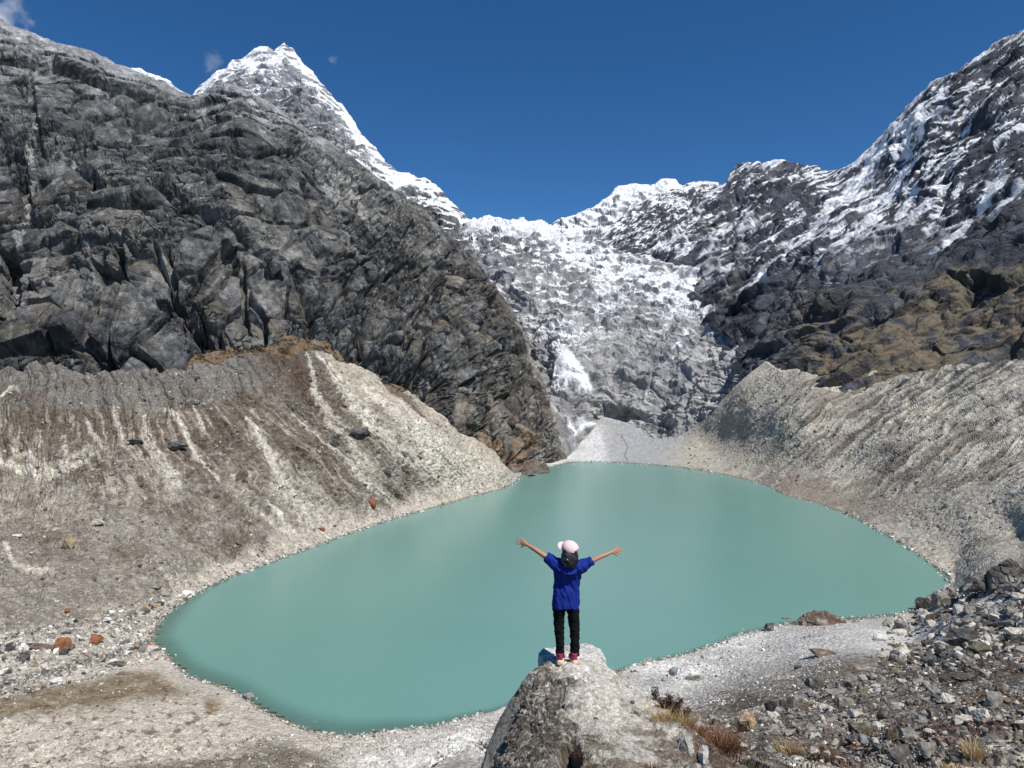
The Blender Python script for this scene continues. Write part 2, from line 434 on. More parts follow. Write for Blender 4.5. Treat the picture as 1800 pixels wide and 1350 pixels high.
for pts, w0, w1 in STREAKS:
    dd, t = seg_dist(PX, PY, pts); dd = dd.ravel(); t = t.ravel()
    wd = w0 + (w1 - w0) * t
    st = np.maximum(st, sstep(1.0, .25, dd / (wd * (1 + rag * 2.2))) * (1 - .35 * t))
col = mixc(col, pale, np.clip(st, 0, 1) * wl * (.80 + .2 * np.clip(hf * 3, -1, 1)))
# right moraine: grey with pale flutes and darker gullies
fl = wr * up_r
colr = mixc(np.tile(np.array((.36, .345, .31), np.float32), (len(px), 1)), (.105, .095, .08), sstep(-.12, .10, -gul_r + mf * .5 + .05) * np.clip(up_r * 1.3, 0, 1) * .9)
colr = mixc(colr, (.50, .48, .435), sstep(.12, .28, gul_r + mf * .35) * np.clip(up_r + .2, 0, 1) * .8)
colr = mixc(colr, (.17, .15, .13), sstep(.08, .25, mf + lf) * .65 * sstep(1350, 1450, px))
cone = sstep(1230, 1150, px + (py - 780) * .6)
colr = mixc(colr, (.33, .33, .325), cone * .9)
rr = np.hypot((px - 1440) / 130, (py - 868 - (px - 1440) * .15) / 30)
colr = mixc(colr, (.15, .11, .09), sstep(1.2, .4, rr + mf * 2) * .6)
col = col * (1 - wr[:, None]) + colr * wr[:, None]
# gravel beaches
wb = np.clip(1 - wl - wr - wn, 0, 1)
col = mixc(col, (.62, .61, .58), wb * sstep(140, 30, shd) * (.75 + .25 * np.clip(mf * 4, -1, 1)) * sstep(430, 560, px))
sf = (px < 620) & (py > 1100)
sand = wb * sstep(600, 480, px) * sstep(1100, 1180, py)
col = mixc(col, (.50, .47, .41), sand * .85)
band = np.exp(-((py - (1225 - (px - 60) * .12)) / 24) ** 2) * 1.3 * sstep(360, 260, px)
col = mixc(col, (.155, .115, .065), sand * np.clip(band * 1.2 + mf * 1.2, 0, 1) * .85)
spots = sstep(.16, .26, fbm(np.stack([px / 22 + py / 60, py / 9, 0 * px], 1).astype(np.float32), 1, 3, 48))
col = mixc(col, (.13, .085, .06), sand * spots * .8)
tan = sstep(1.2, .6, np.hypot((px - 375) / 20, (py - 1235) / 20) + mf)
col = mixc(col, (.19, .12, .05), tan * .8)
gb = sstep(1305, 1345, py + (px - 300) * .16 + mf * 60) * sstep(650, 560, px) * sstep(80, 300, px)
col = mixc(col, (.13, .115, .09), gb * .9)
# pale wash-line rocks round the left shore and along the stream
washL = sstep(48, 10, shd + mf * 45) * np.clip(wl + sand + wb, 0, 1) * sstep(1000, 850, px)
col = mixc(col, (.46, .43, .385), washL * .9)
sb, stt = seg_dist(PX, PY, [(-200,1215),(0,1165),(120,1125),(210,1110),(280,1100)])
sb = sb.ravel()
col = mixc(col, (.38, .355, .315), sstep(46, 22, sb + mf * 50) * .9)
wet, _ = seg_dist(PX, PY, [(-200,1235),(0,1205),(60,1190),(130,1165),(200,1150),(262,1128)])
wet = wet.ravel()
col = mixc(col, (.085, .095, .085), sstep(7, 3, wet + rag * 22) * .85)
# near slope
cn = mixc(np.tile(np.array((.20, .185, .16), np.float32), (len(px), 1)), (.075, .060, .048), sstep(-.06, .14, mf * .5 + lf * 1.0 + sstep(1180, 1330, py) * .12 + fbm(Pf, 5, 4, 49) * .5 - .02) * .85)
cn = mixc(cn, (.12, .05, .03), sstep(.10, .25, fbm(Pf, 6, 4, 50) + .22 * sstep(1560, 1720, px) * sstep(1120, 1180, py) * sstep(1260, 1200, py)) * .6)
cn = mixc(cn, (.52, .48, .42), sstep(.05, .25, fbm(Pf, 9, 4, 51) + .3 * sstep(1170, 1090, py)) * .6)
col = col * (1 - wn[:, None]) + cn * wn[:, None]
# individual stones differ in tone
for size, amt in ((3.2, .06), (1.3, .20), (.5, .34), (.18, .38)):
    col *= (1 + (_r(hids[size], 9) - .45) * 2 * (amt * lod(size) * (1 - .5 * wr)))[:, None]
    wst = sstep(.80, .93, _r(hids[size], 12)) * lod(size) * np.where(size > 3, .1, .5)
    col = mixc(col, (.50, .48, .45), wst * (1 - .6 * wr) * (1 - .4 * wl))
col = mixc(col, (.16, .14, .11), np.where(inside, 1, sstep(3.2, .5, shd)) * .7)   # wet stones at the waterline
cone2 = sstep(1.1, .8, np.abs(px - (1047 - (py - 780) * .1)) / (4 + np.clip(py - 750, 0, 90) * .42) + hf * 1.3 + mf * .8) * sstep(750, 762, py + hf * 30) * (Dm > 500)
wfac = np.clip(wr * cone + wb * sstep(600, 760, px) * .8, 0, 1)[:, None]
col = col * (np.array((1.03, .99, .92), np.float32) * (1 - wfac) + np.array((.98, 1, 1.03), np.float32) * wfac)
col = mixc(col, (.62, .62, .62), cone2 * sstep(-.20, .06, hf + fbm(Pf * np.array((1, 1, .25), np.float32), 2.2, 4, 57) * .7))
chan, _ = seg_dist(PX, PY, [(1092,765),(1104,785),(1098,800),(1106,815)])
col = mixc(col, (.16, .16, .16), sstep(2.0, .8, chan.ravel()) * .7)
col = np.clip(col, .02, .85)
# split into named pieces of terrain
fpx = PX[:-1, :-1]; fpy = PY[:-1, :-1]; fD = P[:-1, :-1, 1]
kl = (fpx < 930) & (fpy < 1135 - (fpx) * .085)
kr = ~kl & (fpx > 990) & (fD > 172) & (fpy < 1034)
kn = ~kl & ~kr & (fD < 132) & (fpx > 840)
kb = ~kl & ~kr & ~kn
colg = col.reshape(*shp, 3)
grid_mesh('moraine_slope', Pd, colg, M_ground, kl)
grid_mesh('scree_slope', Pd, colg, M_scree, kr)
grid_mesh('hillside', Pd, colg, M_near_ground, kn)
grid_mesh('shore', Pd, colg, M_shore, kb)
G_P, G_N, G_PX, G_PY, G_in, G_shd = Pd, N, PX, PY, inside.reshape(shp), shd.reshape(shp)
g_x0, g_x1 = -180.0, 1960.0
def ground_at(x, y):
    """point and normal of the ground sheet on a bearing (vectorised)"""
    x = np.atleast_1d(np.asarray(x, float)); y = np.atleast_1d(np.asarray(y, float))
    ny, nx = 560, G_P.shape[1]
    T = curve(g_top, x); B = curve(g_bot, x)
    fx = (x - g_x0) / (g_x1 - g_x0) * (nx - 1); fv = (y - B) / (T - B) * (ny - 1)
    ix = np.clip(np.rint(fx), 0, nx - 1).astype(int); iv = np.clip(np.rint(fv), 0, ny - 1).astype(int)
    return G_P[iv, ix], G_N[iv, ix], G_in[iv, ix], G_shd[iv, ix]

# ================================================================== LAKE
xs = np.linspace(-260, 330, 300); ys = np.linspace(95, 620, 300)
XX, YY = np.meshgrid(xs, ys)
LP = np.stack([XX, YY, 0 * XX], -1)
lpx = 900 + XX / YY * F; lpy = 675 + H / YY * F
ld, _ = seg_dist(lpx, lpy, SHORE + [SHORE[0]])
lin = np.zeros(lpx.shape, bool); j = len(poly) - 1
for i in range(len(poly)):
    xi, yi = poly[i]; xj, yj = poly[j]
    lin ^= ((yi > lpy) != (yj > lpy)) & (lpx < (xj - xi) * (lpy - yi) / (yj - yi + 1e-9) + xi); j = i
met = ld * YY / F * np.where(lpy > 900, 1.3, 4)
shal = np.where(lin, sstep(1.2 + 16 * sstep(60, -120, lpx - 330) + 5 * sstep(1100, 1200, lpy) * sstep(900, 500, lpx), 0, met), 1)
lake_m = bpy.data.materials.new('lake_water'); lake_m.use_nodes = True
n = lake_m.node_tree.nodes; l = lake_m.node_tree.links
b = n['Principled BSDF']; b.inputs['Base Color'].default_value = (.080, .300, .250, 1)
b.inputs['Roughness'].default_value = .22; b.inputs['IOR'].default_value = 1.33
tc = n.new('ShaderNodeTexCoord'); mp = n.new('ShaderNodeMapping'); mp.inputs['Scale'].default_value = (1, .6, 1)
l.new(tc.outputs['Object'], mp.inputs[0])
t1 = n.new('ShaderNodeTexNoise'); t1.inputs['Scale'].default_value = 1.6; t1.inputs['Detail'].default_value = 5
l.new(mp.outputs[0], t1.inputs['Vector'])
bp = n.new('ShaderNodeBump'); bp.inputs['Strength'].default_value = .8; bp.inputs['Distance'].default_value = .09
l.new(t1.outputs['Fac'], bp.inputs['Height']); l.new(bp.outputs[0], b.inputs['Normal'])
t2 = n.new('ShaderNodeTexNoise'); t2.inputs['Scale'].default_value = .012; t2.inputs['Detail'].default_value = 3
l.new(tc.outputs['Object'], t2.inputs['Vector'])
mx = n.new('ShaderNodeMix'); mx.data_type = 'RGBA'; mx.inputs[6].default_value = (.126, .274, .234, 1); mx.inputs[7].default_value = (.156, .305, .264, 1)
l.new(t2.outputs['Fac'], mx.inputs[0])
aa = n.new('ShaderNodeAttribute'); aa.attribute_name = 'albedo'
l.new(mx.outputs[2], b.inputs['Base Color'])
tr = n.new('ShaderNodeBsdfTransparent'); tr.inputs[0].default_value = (.62, .74, .62, 1)
ms = n.new('ShaderNodeMixShader'); l.new(aa.outputs['Fac'], ms.inputs[0]); l.new(b.outputs[0], ms.inputs[1]); l.new(tr.outputs[0], ms.inputs[2])
l.new(ms.outputs[0], n['Material Output'].inputs['Surface'])
grid_mesh('lake', LP, np.repeat((shal * .52)[..., None], 3, -1), lake_m, keep=(lin | (ld < 5))[:-1, :-1], smooth=True)

# ================================================================== MOUNTAINS
ROWM = None; PATCH = None      # PATCH: where the rock is shattered (1) or a smooth slab (0)
def rock_relief(Pf, scl, sizes, seed, R=None, aniso=(1, 1, 1), crack=.4, tilt=2.0, warp=.16, soft=.2):
    d = np.zeros(len(Pf), np.float32); hs = []
    for i, (s, a) in enumerate(sizes):
        f_, hid, e = facets(Pf, s * scl, seed + i * 3, aniso, R, warp, tilt, crack, soft)
        if PATCH is not None and len(PATCH) == len(Pf) and s < 20: f_ = f_ * PATCH
        d += f_ * a * scl * (1 if ROWM is None or len(ROWM) != len(Pf) else sstep(1.5, 4.5, s / ROWM)); hs.append((hid, e))
    return d, hs

def hold(PX, PY, top, near=.3, span=45):
    """less relief close to the skyline"""
    return near + (1 - near) * sstep(0, span, (PY - curve(top, PX)).ravel())

def upness(P):
    n_ = normals(P); n_ = n_ * np.where(n_[..., 1:2] > 0, -1, 1)
    n_[..., 2] = np.abs(n_[..., 2]) * np.where(n_[..., 2] < -0.6, -1, np.sign(n_[..., 2]))
    return n_

def up_of(P):
    """height component of the camera-side normal of a displaced sheet"""
    n_ = normals(P)
    return n_[..., 2]

# ---------------- left cliff
top = [(-160,30),(0,34),(20,46),(45,55),(100,76),(160,92),(210,118),(260,140),(330,168),(345,172),(380,153),(412,149),(450,170),(520,207),(560,236),
  (600,264),(650,300),(700,336),(740,366),(790,420),(830,452),(870,500),(900,545),(925,600),(945,645),(965,700),(985,760),(1002,815)]
bot = [(-160,700),(300,700),(540,680),(640,690),(740,735),(800,790),(860,832),(925,850),(1002,832)]
ctl = [(-160,680,380),(0,665,398),(300,665,402),(540,640,430),(700,690,450),(800,775,458),(880,835,470),(950,825,522),(1000,812,580),
  (-160,400,440),(0,420,455),(0,250,545),(0,50,740),(-160,40,700),(150,500,440),(150,300,540),(160,95,770),(300,420,475),(300,270,600),(335,170,770),(412,150,740),
  (450,300,600),(450,450,510),(450,560,450),(520,210,800),(600,265,820),(600,380,640),(600,520,520),(700,337,860),(700,480,630),(700,600,500),
  (790,420,860),(800,560,620),(800,680,500),(870,500,820),(860,700,530),(930,615,700),(910,760,530),(975,740,590)]
ctl = [(a, b, 400 + (c - 400) * (.72 if b < 700 else 1) if a < 860 else c) for a, b, c in ctl]
P, PX, PY = sheet(ctl, top, bot, -160, 1002, 1.4, 470, back=16)
shp = PX.shape; N = normals(P); Pf = P.reshape(-1, 3).astype(np.float32); px = PX.ravel(); py = PY.ravel()
slab = sstep(560, 380, py - (px - 300) * .1)          # upper part: thin dipping beds, lower part: tall slabs
Rm = rotm('Y', -14)
PATCH = .12 + 1.1 * sstep(-.06, .14, fbm(Pf, 60, 3, 139))
dA, hA = rock_relief(Pf, 1, ((64, 7.5), (30, 4.6), (13, 2.2), (5.5, 1.0)), 101, Rm, (1.25, 1.2, .75), soft=.06, crack=1.8)
Rv = rotm('Y', 14)
dB, hB = rock_relief(Pf, 1, ((78, 9), (34, 5), (13, 1.9), (5.5, .9)), 131, Rv, (.7, .9, 1.7), soft=.05, crack=1.8)
bA = beds(Pf, 16, 140, Rm) * 5 + beds(Pf, 6.5, 141, Rm) * 2.6 + beds(Pf, 3, 142, Rm) * 1.2
bB = beds(Pf, 30, 143, rotm('Y', -8)) * 4 + beds(Pf, 11, 144, rotm('Y', 18)) * 1.3 + beds(Pf, 5, 145, rotm('Y', -35)) * .7
dA = dA * .7 + bA * (.2 + .4 * PATCH); dB = dB + bB * (.25 + .75 * PATCH)
d = dA * slab + dB * (1 - slab)
d += fbm(Pf, 150, 4, 160, .5) * 40
# right part: steep ribs
Rr = rotm('Y', 32)
dC, hC = rock_relief(Pf, 1, ((60, 9), (26, 5.2), (11, 2.3), (5, 1.0)), 171, Rr, (.5, .7, 2.4), soft=.07, crack=1.6)
dC += beds(Pf, 34, 149, rotm('Y', 52)) * 11 + beds(Pf, 14, 146, rotm('Y', 58)) * 5 + beds(Pf, 6, 147, rotm('Y', 64)) * 2.4 + beds(Pf, 9, 148, rotm('Y', -20)) * 1.6
PATCH = None
wC = sstep(520, 680, px)
d = d * (1 - wC * .75) + dC * wC * .85
d *= hold(PX, PY, top, .14, 60)
# recesses under the roofs
rg = fbm(Pf, 9, 3, 163) * 10
for cx, cy, w_, h_, dep in ((275,386,60,9,9),(320,388,18,10,8),(200,488,26,15,12),(222,478,9,30,9),(398,465,14,17,10),(480,480,13,9,9),(140,262,9,8,7),
    (400,258,20,6,8),(290,547,11,12,6),(700,410,10,50,9),(18,490,16,60,16),(60,200,7,70,8),(40,330,10,50,9),(735,470,20,60,7),(640,350,9,40,7),(890,620,14,22,8),(310,525,5,60,5),(430,520,6,50,6),(870,560,10,30,6),(600,330,8,30,6)):
    q = np.maximum(np.abs(px - cx + rg + (py - cy) * -.15) / w_, np.abs(py - cy + rg * .5) / h_)
    d -= dep * sstep(1.12, .92, q)
edge = sstep(0, 1, (PY.ravel() * 0 + 1))
Pd = P + N * d.reshape(shp)[..., None]
up = up_of(Pd).ravel()
lf = fbm(Pf, 90, 4, 181); mf = fbm(Pf, 22, 4, 182); hf = fbm(Pf, 5, 4, 183)
vs = fbm(Pf * np.array((1, 1, .12), np.float32), 7, 4, 184)
base = np.tile(np.array((.098, .098, .095), np.float32), (len(px), 1))
base *= (1 + (_r(hA[1][0], 9) - .5) * .35 * slab + (_r(hB[1][0], 9) - .5) * .5 * (1 - slab))[:, None]
base *= (1 + (_r(hA[3][0], 10) - .5) * .8)[:, None]; base *= (1 + (_r(hC[1][0], 10) - .5) * .5 * wC)[:, None]; base *= (1 + (_r(hB[2][0], 11) - .5) * .5)[:, None]
base *= (.98 + .22 * sstep(560, 760, px))[:, None]
base = mixc(base, (.40, .38, .34), .92 * sstep(924, 944, px - (py - 700) * .06 + mf * 40))
base = mixc(base, (.29, .28, .26), sstep(.03, .18, lf * .7 + mf * .6) * .5 * (1 - .35 * slab))
base = mixc(base, (.36, .35, .325), sstep(.10, .30, hf * .8 + vs * .5) * .45)
base = mixc(base, (.065, .065, .068), sstep(.05, .26, vs) * .55 * (1 - slab * .7))
base = mixc(base, (.070, .072, .080), sstep(.04, .2, fbm(Pf, 34, 3, 188)) * .55)
pale_slab = np.exp(-(((px - 610) / 60) ** 2 + ((py - 335 - (px - 610) * .6) / 42) ** 2)) ; base = mixc(base, (.46, .45, .42), pale_slab * .55)  # paler slabs high on the right of the cliff
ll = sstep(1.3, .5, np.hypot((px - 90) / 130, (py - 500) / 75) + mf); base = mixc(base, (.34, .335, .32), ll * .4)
veg = sstep(.50, .75, up + hf * .4) * sstep(200, 560, py)
base = mixc(base, (.125, .095, .055), veg * .55)
orange = np.maximum(sstep(1.2, .5, np.hypot((px - 915) / 26, (py - 790) / 36) + mf * 1.5), sstep(1.2, .5, np.hypot((px - 850) / 30, (py - 785) / 22) + mf * 1.5) * .8)
base = mixc(base, (.34, .20, .10), orange * .65)
lowr = sstep(620, 760, py) * sstep(760, 800, px); base = mixc(base, (.20, .165, .125), lowr * .35)
frost = sstep(150, 60, py + (0 - px) * .25) * sstep(.0, .3, up + hf * 1.2); base = mixc(base, (.48, .48, .49), frost * .45)
rubb = sstep(12, 4, np.abs(px - (58 - (py - 200) * .10) + mf * 30)) * sstep(170, 230, py) * sstep(470, 420, py); base = mixc(base, (.55, .54, .5), rubb * .55)
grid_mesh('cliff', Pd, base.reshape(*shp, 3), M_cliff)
# grassy knoll at the foot of the cliff
top = [(330,636),(345,618),(380,612),(430,612),(480,600),(500,588),(530,592),(570,600),(600,622),(640,652),(680,672),(720,690)]
bot = [(330,670),(720,720)]
P, PX, PY = sheet([(330,640,385),(500,590,415),(500,640,392),(600,625,415),(720,690,430),(720,720,420),(400,615,398),(400,670,370)], top, bot, 330, 720, 1.4, 60, back=6)
shp = PX.shape; N = normals(P); Pf = P.reshape(-1, 3).astype(np.float32)
d, hs = rock_relief(Pf, 1, ((9, 3), (3.5, 1.6), (1.4, .8)), 201, None, (1.4, 1.2, .6))
P = P + N * d.reshape(shp)[..., None]
mf = fbm(Pf, 7, 4, 203)
base = mixc(np.tile(np.array((.19, .125, .070), np.float32), (len(Pf), 1)), (.085, .06, .04), sstep(-.02, .15, mf))
base = mixc(base, (.22, .20, .17), sstep(.6, .8, _r(hs[1][0], 4)) * .5)
grid_mesh('knoll', P, base.reshape(*shp, 3), M_ground)

def snow_on(base, snow, hf):
    s = np.clip(snow, 0, 1); return mixc(base, (.84, .85, .87), s)

# ---------------- snow peak behind the cliff and the slabs running down from it
top = [(290,215),(335,172),(345,160),(352,150),(370,138),(385,124),(400,120),(410,107),(425,104),(440,94),(448,86),(458,82),(470,83),(480,92),(488,86),(494,80),(500,71),(506,78),(512,84),(530,110),
  (545,122),(560,141),(580,163),(592,180),(600,181),(615,203),(628,225),(650,252),(680,286),(700,302),(720,303),(735,312),(748,312),(765,325),(790,350),(815,374),(838,398),(860,440),(900,520),(990,640)]
bot = [(290,260),(410,215),(500,260),(600,320),(700,400),(790,500),(870,600),(930,720),(990,790)]
P, PX, PY = sheet([(290,200,1850),(340,170,1900),(500,75,2000),(500,250,1600),(410,200,1650),(600,185,1800),(600,320,1350),(700,303,1550),(700,390,1150),
   (790,350,1350),(790,470,980),(838,398,1250),(850,520,900),(900,520,960),(900,650,780),(960,700,740),(990,790,620),(930,720,700),(560,200,1650),(990,650,860)],
   top, bot, 290, 990, 1.45, 240, back=14, backdrop=1.0)
shp = PX.shape; N = normals(P); Pf = P.reshape(-1, 3).astype(np.float32); px = PX.ravel(); py = PY.ravel()
d, hs = rock_relief(Pf, 1, ((120, 14), (50, 8), (22, 4), (10, 2)), 301, rotm('Y', 38), (.8, 1, 1.2))
d += beds(Pf, 40, 310, rotm('Y', -28)) * 12 + beds(Pf, 17, 311, rotm('Y', -20)) * 6 + beds(Pf, 8, 312, rotm('Y', -25)) * 2.5
d *= np.clip(Pf[:, 1] / 1500, .35, 1.1)
d += fbm(Pf, 160, 5, 309, .5, True) * 34 * sstep(700, 500, px)
d *= hold(PX, PY, top, .2, 60)
Pd = P + N * d.reshape(shp)[..., None]
up = up_of(Pd).ravel()
mf = fbm(Pf, 70, 5, 305); hf = fbm(Pf, 18, 5, 306)
strk = fbm((Pf @ rotm('Y', 30)) * np.array((.25, 1, 1), np.float32), 16, 5, 307)
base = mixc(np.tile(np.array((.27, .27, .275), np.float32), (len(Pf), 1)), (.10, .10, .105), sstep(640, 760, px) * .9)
base *= (1 + (_r(hs[3][0], 10) - .5) * .6)[:, None]
topc = curve(top, px)
hi = sstep(820, 560, px); ridge = sstep(70, 8, py - topc + mf * 60)
snow = sstep(.60, .70, up * .9 + mf * .9 + strk * 1.3 + hi * .17 + ridge * .25 - .12 - .22 * sstep(700, 900, px) - .30 * sstep(14, 40, np.abs(py-topc)) * sstep(500, 530, px) * sstep(640, 580, px) * 1.0)
base = snow_on(base, snow, hf)
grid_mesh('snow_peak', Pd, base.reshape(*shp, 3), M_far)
# small snowy shoulder between cliff and peak
top = [(190,130),(222,118),(245,119),(262,126),(285,132),(300,143),(322,158),(345,178),(360,190)]
P, PX, PY = sheet([(190,130,1150),(270,125,1200),(345,170,1200),(190,220,1000),(345,230,1050)], top, [(190,210),(360,230)], 190, 360, 1.4, 60, back=8)
shp = PX.shape; N = normals(P); Pf = P.reshape(-1, 3).astype(np.float32)
d, hs = rock_relief(Pf, 1, ((40, 8), (16, 4), (7, 2)), 321, rotm('Y', -25), (1.5, 1, .6))
Pd = P + N * d.reshape(shp)[..., None]; up = up_of(Pd).ravel(); hf = fbm(Pf, 14, 4, 322)
base = snow_on(np.tile(np.array((.2, .2, .205), np.float32), (len(Pf), 1)), sstep(.35, .6, up + hf * 1.2 + .10), hf)
grid_mesh('snow_ridge', Pd, base.reshape(*shp, 3), M_far)

# ---------------- snow ridge closing the valley
top = [(940,425),(975,396),(1000,383),(1020,375),(1045,362),(1060,352),(1075,342),(1088,330),(1100,330),(1120,324),(1140,328),(1152,328),(1160,319),(1170,316),(1187,315),(1200,330),(1212,331),(1222,320),(1232,319),(1262,326),(1290,342),(1350,350)]
P, PX, PY = sheet([(940,425,1400),(975,396,1500),(1090,330,1650),(1190,315,1650),(1350,350,1600),(940,480,1150),(1050,430,1250),(1150,430,1300),(1350,450,1250)],
   top, [(940,500),(1350,500)], 940, 1350, 1.3, 130, back=10, backdrop=1.0)
shp = PX.shape; N = normals(P); Pf = P.reshape(-1, 3).astype(np.float32); px = PX.ravel(); py = PY.ravel()
d, hs = rock_relief(Pf, 1, ((90, 12), (38, 6), (16, 3)), 341, rotm('Y', -40), (1, 1, 1.2))
d += beds(Pf, 22, 351, rotm('Y', 30)) * 8 + beds(Pf, 10, 352, rotm('Y', 35)) * 4
d += fbm(Pf, 110, 4, 347, .5, True) * 30
d *= hold(PX, PY, top, .3, 30)
Pd = P + N * d.reshape(shp)[..., None]; up = up_of(Pd).ravel(); hf = fbm(Pf, 22, 5, 342); mf = fbm(Pf, 80, 4, 343)
base = np.tile(np.array((.25, .25, .26), np.float32), (len(Pf), 1)) * (1 + (_r(hs[2][0], 10) - .5) * .5)[:, None]
base = snow_on(base, sstep(.44, .64, up + hf * 1.3 + mf * .6 + .08 + sstep(30, 5, py - curve(top, px)) * .2), hf)
grid_mesh('snow_peak', Pd, base.reshape(*shp, 3), M_far)

# ---------------- headwall with the icefall
top = [(780,445),(805,420),(822,396),(833,384),(848,387),(863,383),(880,389),(893,394),(915,393),(940,389),(955,392),(975,402),(985,412),(1010,416),(1040,420),(1080,440),(1140,455),(1200,470),(1300,520),(1360,600)]
bot = [(780,640),(860,840),(930,850),(1000,835),(1060,785),(1150,805),(1250,765),(1360,690)]
P, PX, PY = sheet([(1060,760,715),(1000,812,595),(1000,700,715),(1100,700,725),(1200,700,700),(1250,650,715),(1000,600,800),(1100,600,830),(1200,600,800),
   (1000,500,930),(1100,500,960),(1200,520,940),(900,480,960),(900,430,1080),(860,385,1250),(940,392,1200),(1030,420,1150),(1100,445,1080),(1300,560,840),
   (1320,660,650),(850,430,1100),(1150,770,685),(1250,740,665),(900,600,850),(930,700,740),(930,830,540),(1200,480,1030),(780,420,1200),(780,640,800),(1360,600,690)],
   top, bot, 780, 1350, 1.35, 340, back=8, backdrop=.4)
shp = PX.shape; N = normals(P); Pf = P.reshape(-1, 3).astype(np.float32); px = PX.ravel(); py = PY.ravel()
d, hs = rock_relief(Pf, 1, ((60, 7), (26, 4), (11, 2), (5, 1)), 401, rotm('Y', 8), (1.2, 1.3, .75))
d += beds(Pf, 26, 431, rotm('Y', 6)) * 5 + beds(Pf, 11, 432, rotm('Y', 22)) * 3 + beds(Pf, 5, 433, rotm('Y', -12)) * 1.8 + fbm(Pf * np.array((1, 1, .4), np.float32), 40, 4, 434, .5, True) * 16
gly, gt = seg_dist(PX, PY, [(1000,425),(1040,460),(1110,490),(1200,520),(1270,535)])
gly2, _ = seg_dist(PX, PY, [(1110,490),(1060,560),(990,590)])
gm = np.maximum(sstep(1.3, .45, gly.ravel() / (24 + 30 * gt.ravel()) + fbm(Pf, 60, 3, 402) * .9), sstep(1.3, .4, gly2.ravel() / 34 + fbm(Pf, 50, 3, 403) * .9) * .8)
ser, hs2 = rock_relief(Pf, 1, ((16, 7), (7, 4.5), (3.5, 2.0)), 421, None, (1.5, 1, .7))
hfp = fbm(Pf, 13, 5, 405)
fan1 = sstep(1.1, .85, np.abs(px - (1000 + (py - 655) * .35)) / (8 + np.clip(py - 618, 0, 90) * .46) + hfp * 1.0) * sstep(618, 626, py) * sstep(695, 672, py + hfp * 50)
d = d * (1 - gm * .6) * (1 - fan1 * .8) + ser * gm
d += 9 * fan1 * np.clip(1 - np.abs(px - (1000 + (py - 655) * .35)) / 46, 0, 1)
Pd = P + N * d.reshape(shp)[..., None]; up = up_of(Pd).ravel()
hf = fbm(Pf, 13, 5, 405); mf = fbm(Pf, 60, 4, 406)
base = mixc(np.tile(np.array((.28, .28, .285), np.float32), (len(Pf), 1)), (.44, .43, .41), sstep(-.05, .2, mf) * .8)
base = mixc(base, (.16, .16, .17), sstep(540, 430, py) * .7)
base *= (1 + (_r(hs[2][0], 10) - .5) * .5)[:, None]; base *= (1 + (_r(hs[3][0], 10) - .5) * .5)[:, None]
scree = np.maximum.reduce([sstep(1.2, .6, np.hypot((px - 1120) / 60, (py - 600) / 22) + hf), sstep(1.2, .6, np.hypot((px - 1060) / 40, (py - 672) / 14) + hf),
     sstep(1.2, .6, np.hypot((px - 1190) / 55, (py - 720) / 22) + hf), sstep(1.2, .6, np.hypot((px - 1080) / 40, (py - 770) / 34) + hf)])
base = mixc(base, (.33, .33, .33), scree * .85)
snow = sstep(.66, .73, up * .8 + hf * 1.6 + mf * .7 + sstep(600, 430, py) * .22 - .15 - .16 * sstep(990, 930, px))
snow = np.maximum(snow * sstep(680, 520, py + hf * 80), gm * sstep(.22, .36, up * .5 + hf * 1.3 + mf * .3 + .10) * .95)
ridge = sstep(28, 8, py - curve(top, px) + hf * 30) * sstep(1000, 975, px) * sstep(815, 835, px); snow = np.maximum(snow, ridge)
# snow cones at the foot of the wall
fan2 = sstep(1.1, .8, np.abs(px - (1047 + (py - 780) * -.1)) / (5 + np.clip(py - 748, 0, 90) * .42) + hf * .8) * sstep(752, 760, py)
fan3 = sstep(.02, .12, hf + .08) * sstep(1.1, .7, np.hypot((px - 1010 - (py - 740) * .5) / 30, (py - 745) / 20))
fan4 = sstep(.0, .12, hf) * sstep(10, 3, np.abs(px - (1195 - (py - 600) * .35) + mf * 40)) * sstep(540, 560, py) * sstep(680, 650, py)
fan5 = sstep(1.2, .7, np.hypot((px - 1240) / 45, (py - 522 - (px - 1240) * .1) / 12) + hf)
snow = np.maximum.reduce([snow, fan1, fan2, fan3 * .9, fan4, fan5])
base = snow_on(base, snow, hf)
base = mixc(base, (.42, .60, .68), gm * sstep(.10, .3, fbm(Pf, 9, 4, 409)) * sstep(.3, -.2, up) * .35)
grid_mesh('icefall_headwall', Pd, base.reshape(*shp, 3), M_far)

# ---------------- right mountain
top = [(1000,470),(1040,428),(1060,415),(1075,398),(1100,378),(1125,360),(1150,344),(1175,334),(1195,334),(1208,326),(1220,320),(1232,318),(1250,322),(1270,328),(1280,320),(1286,303),(1296,286),(1302,290),(1312,285),(1320,290),(1330,284),(1340,292),(1350,287),(1365,283),(1385,287),(1400,286),(1420,291),(1436,296),(1455,306),
  (1480,298),(1508,284),(1515,272),(1530,262),(1545,245),(1560,230),(1585,202),(1600,186),(1625,165),(1640,150),(1655,142),(1680,131),(1700,112),(1720,100),(1745,78),(1760,69),(1780,60),(1800,51),(1850,20),(1980,-60)]
bot = [(1000,500),(1040,475),(1100,500),(1200,545),(1290,600),(1330,690),(1400,705),(1980,690)]
rm = lambda L_: [(a, b, 400 + (c - 400) * (1 - .24 * float(sstep(1300, 1500, a)))) for a, b, c in L_]
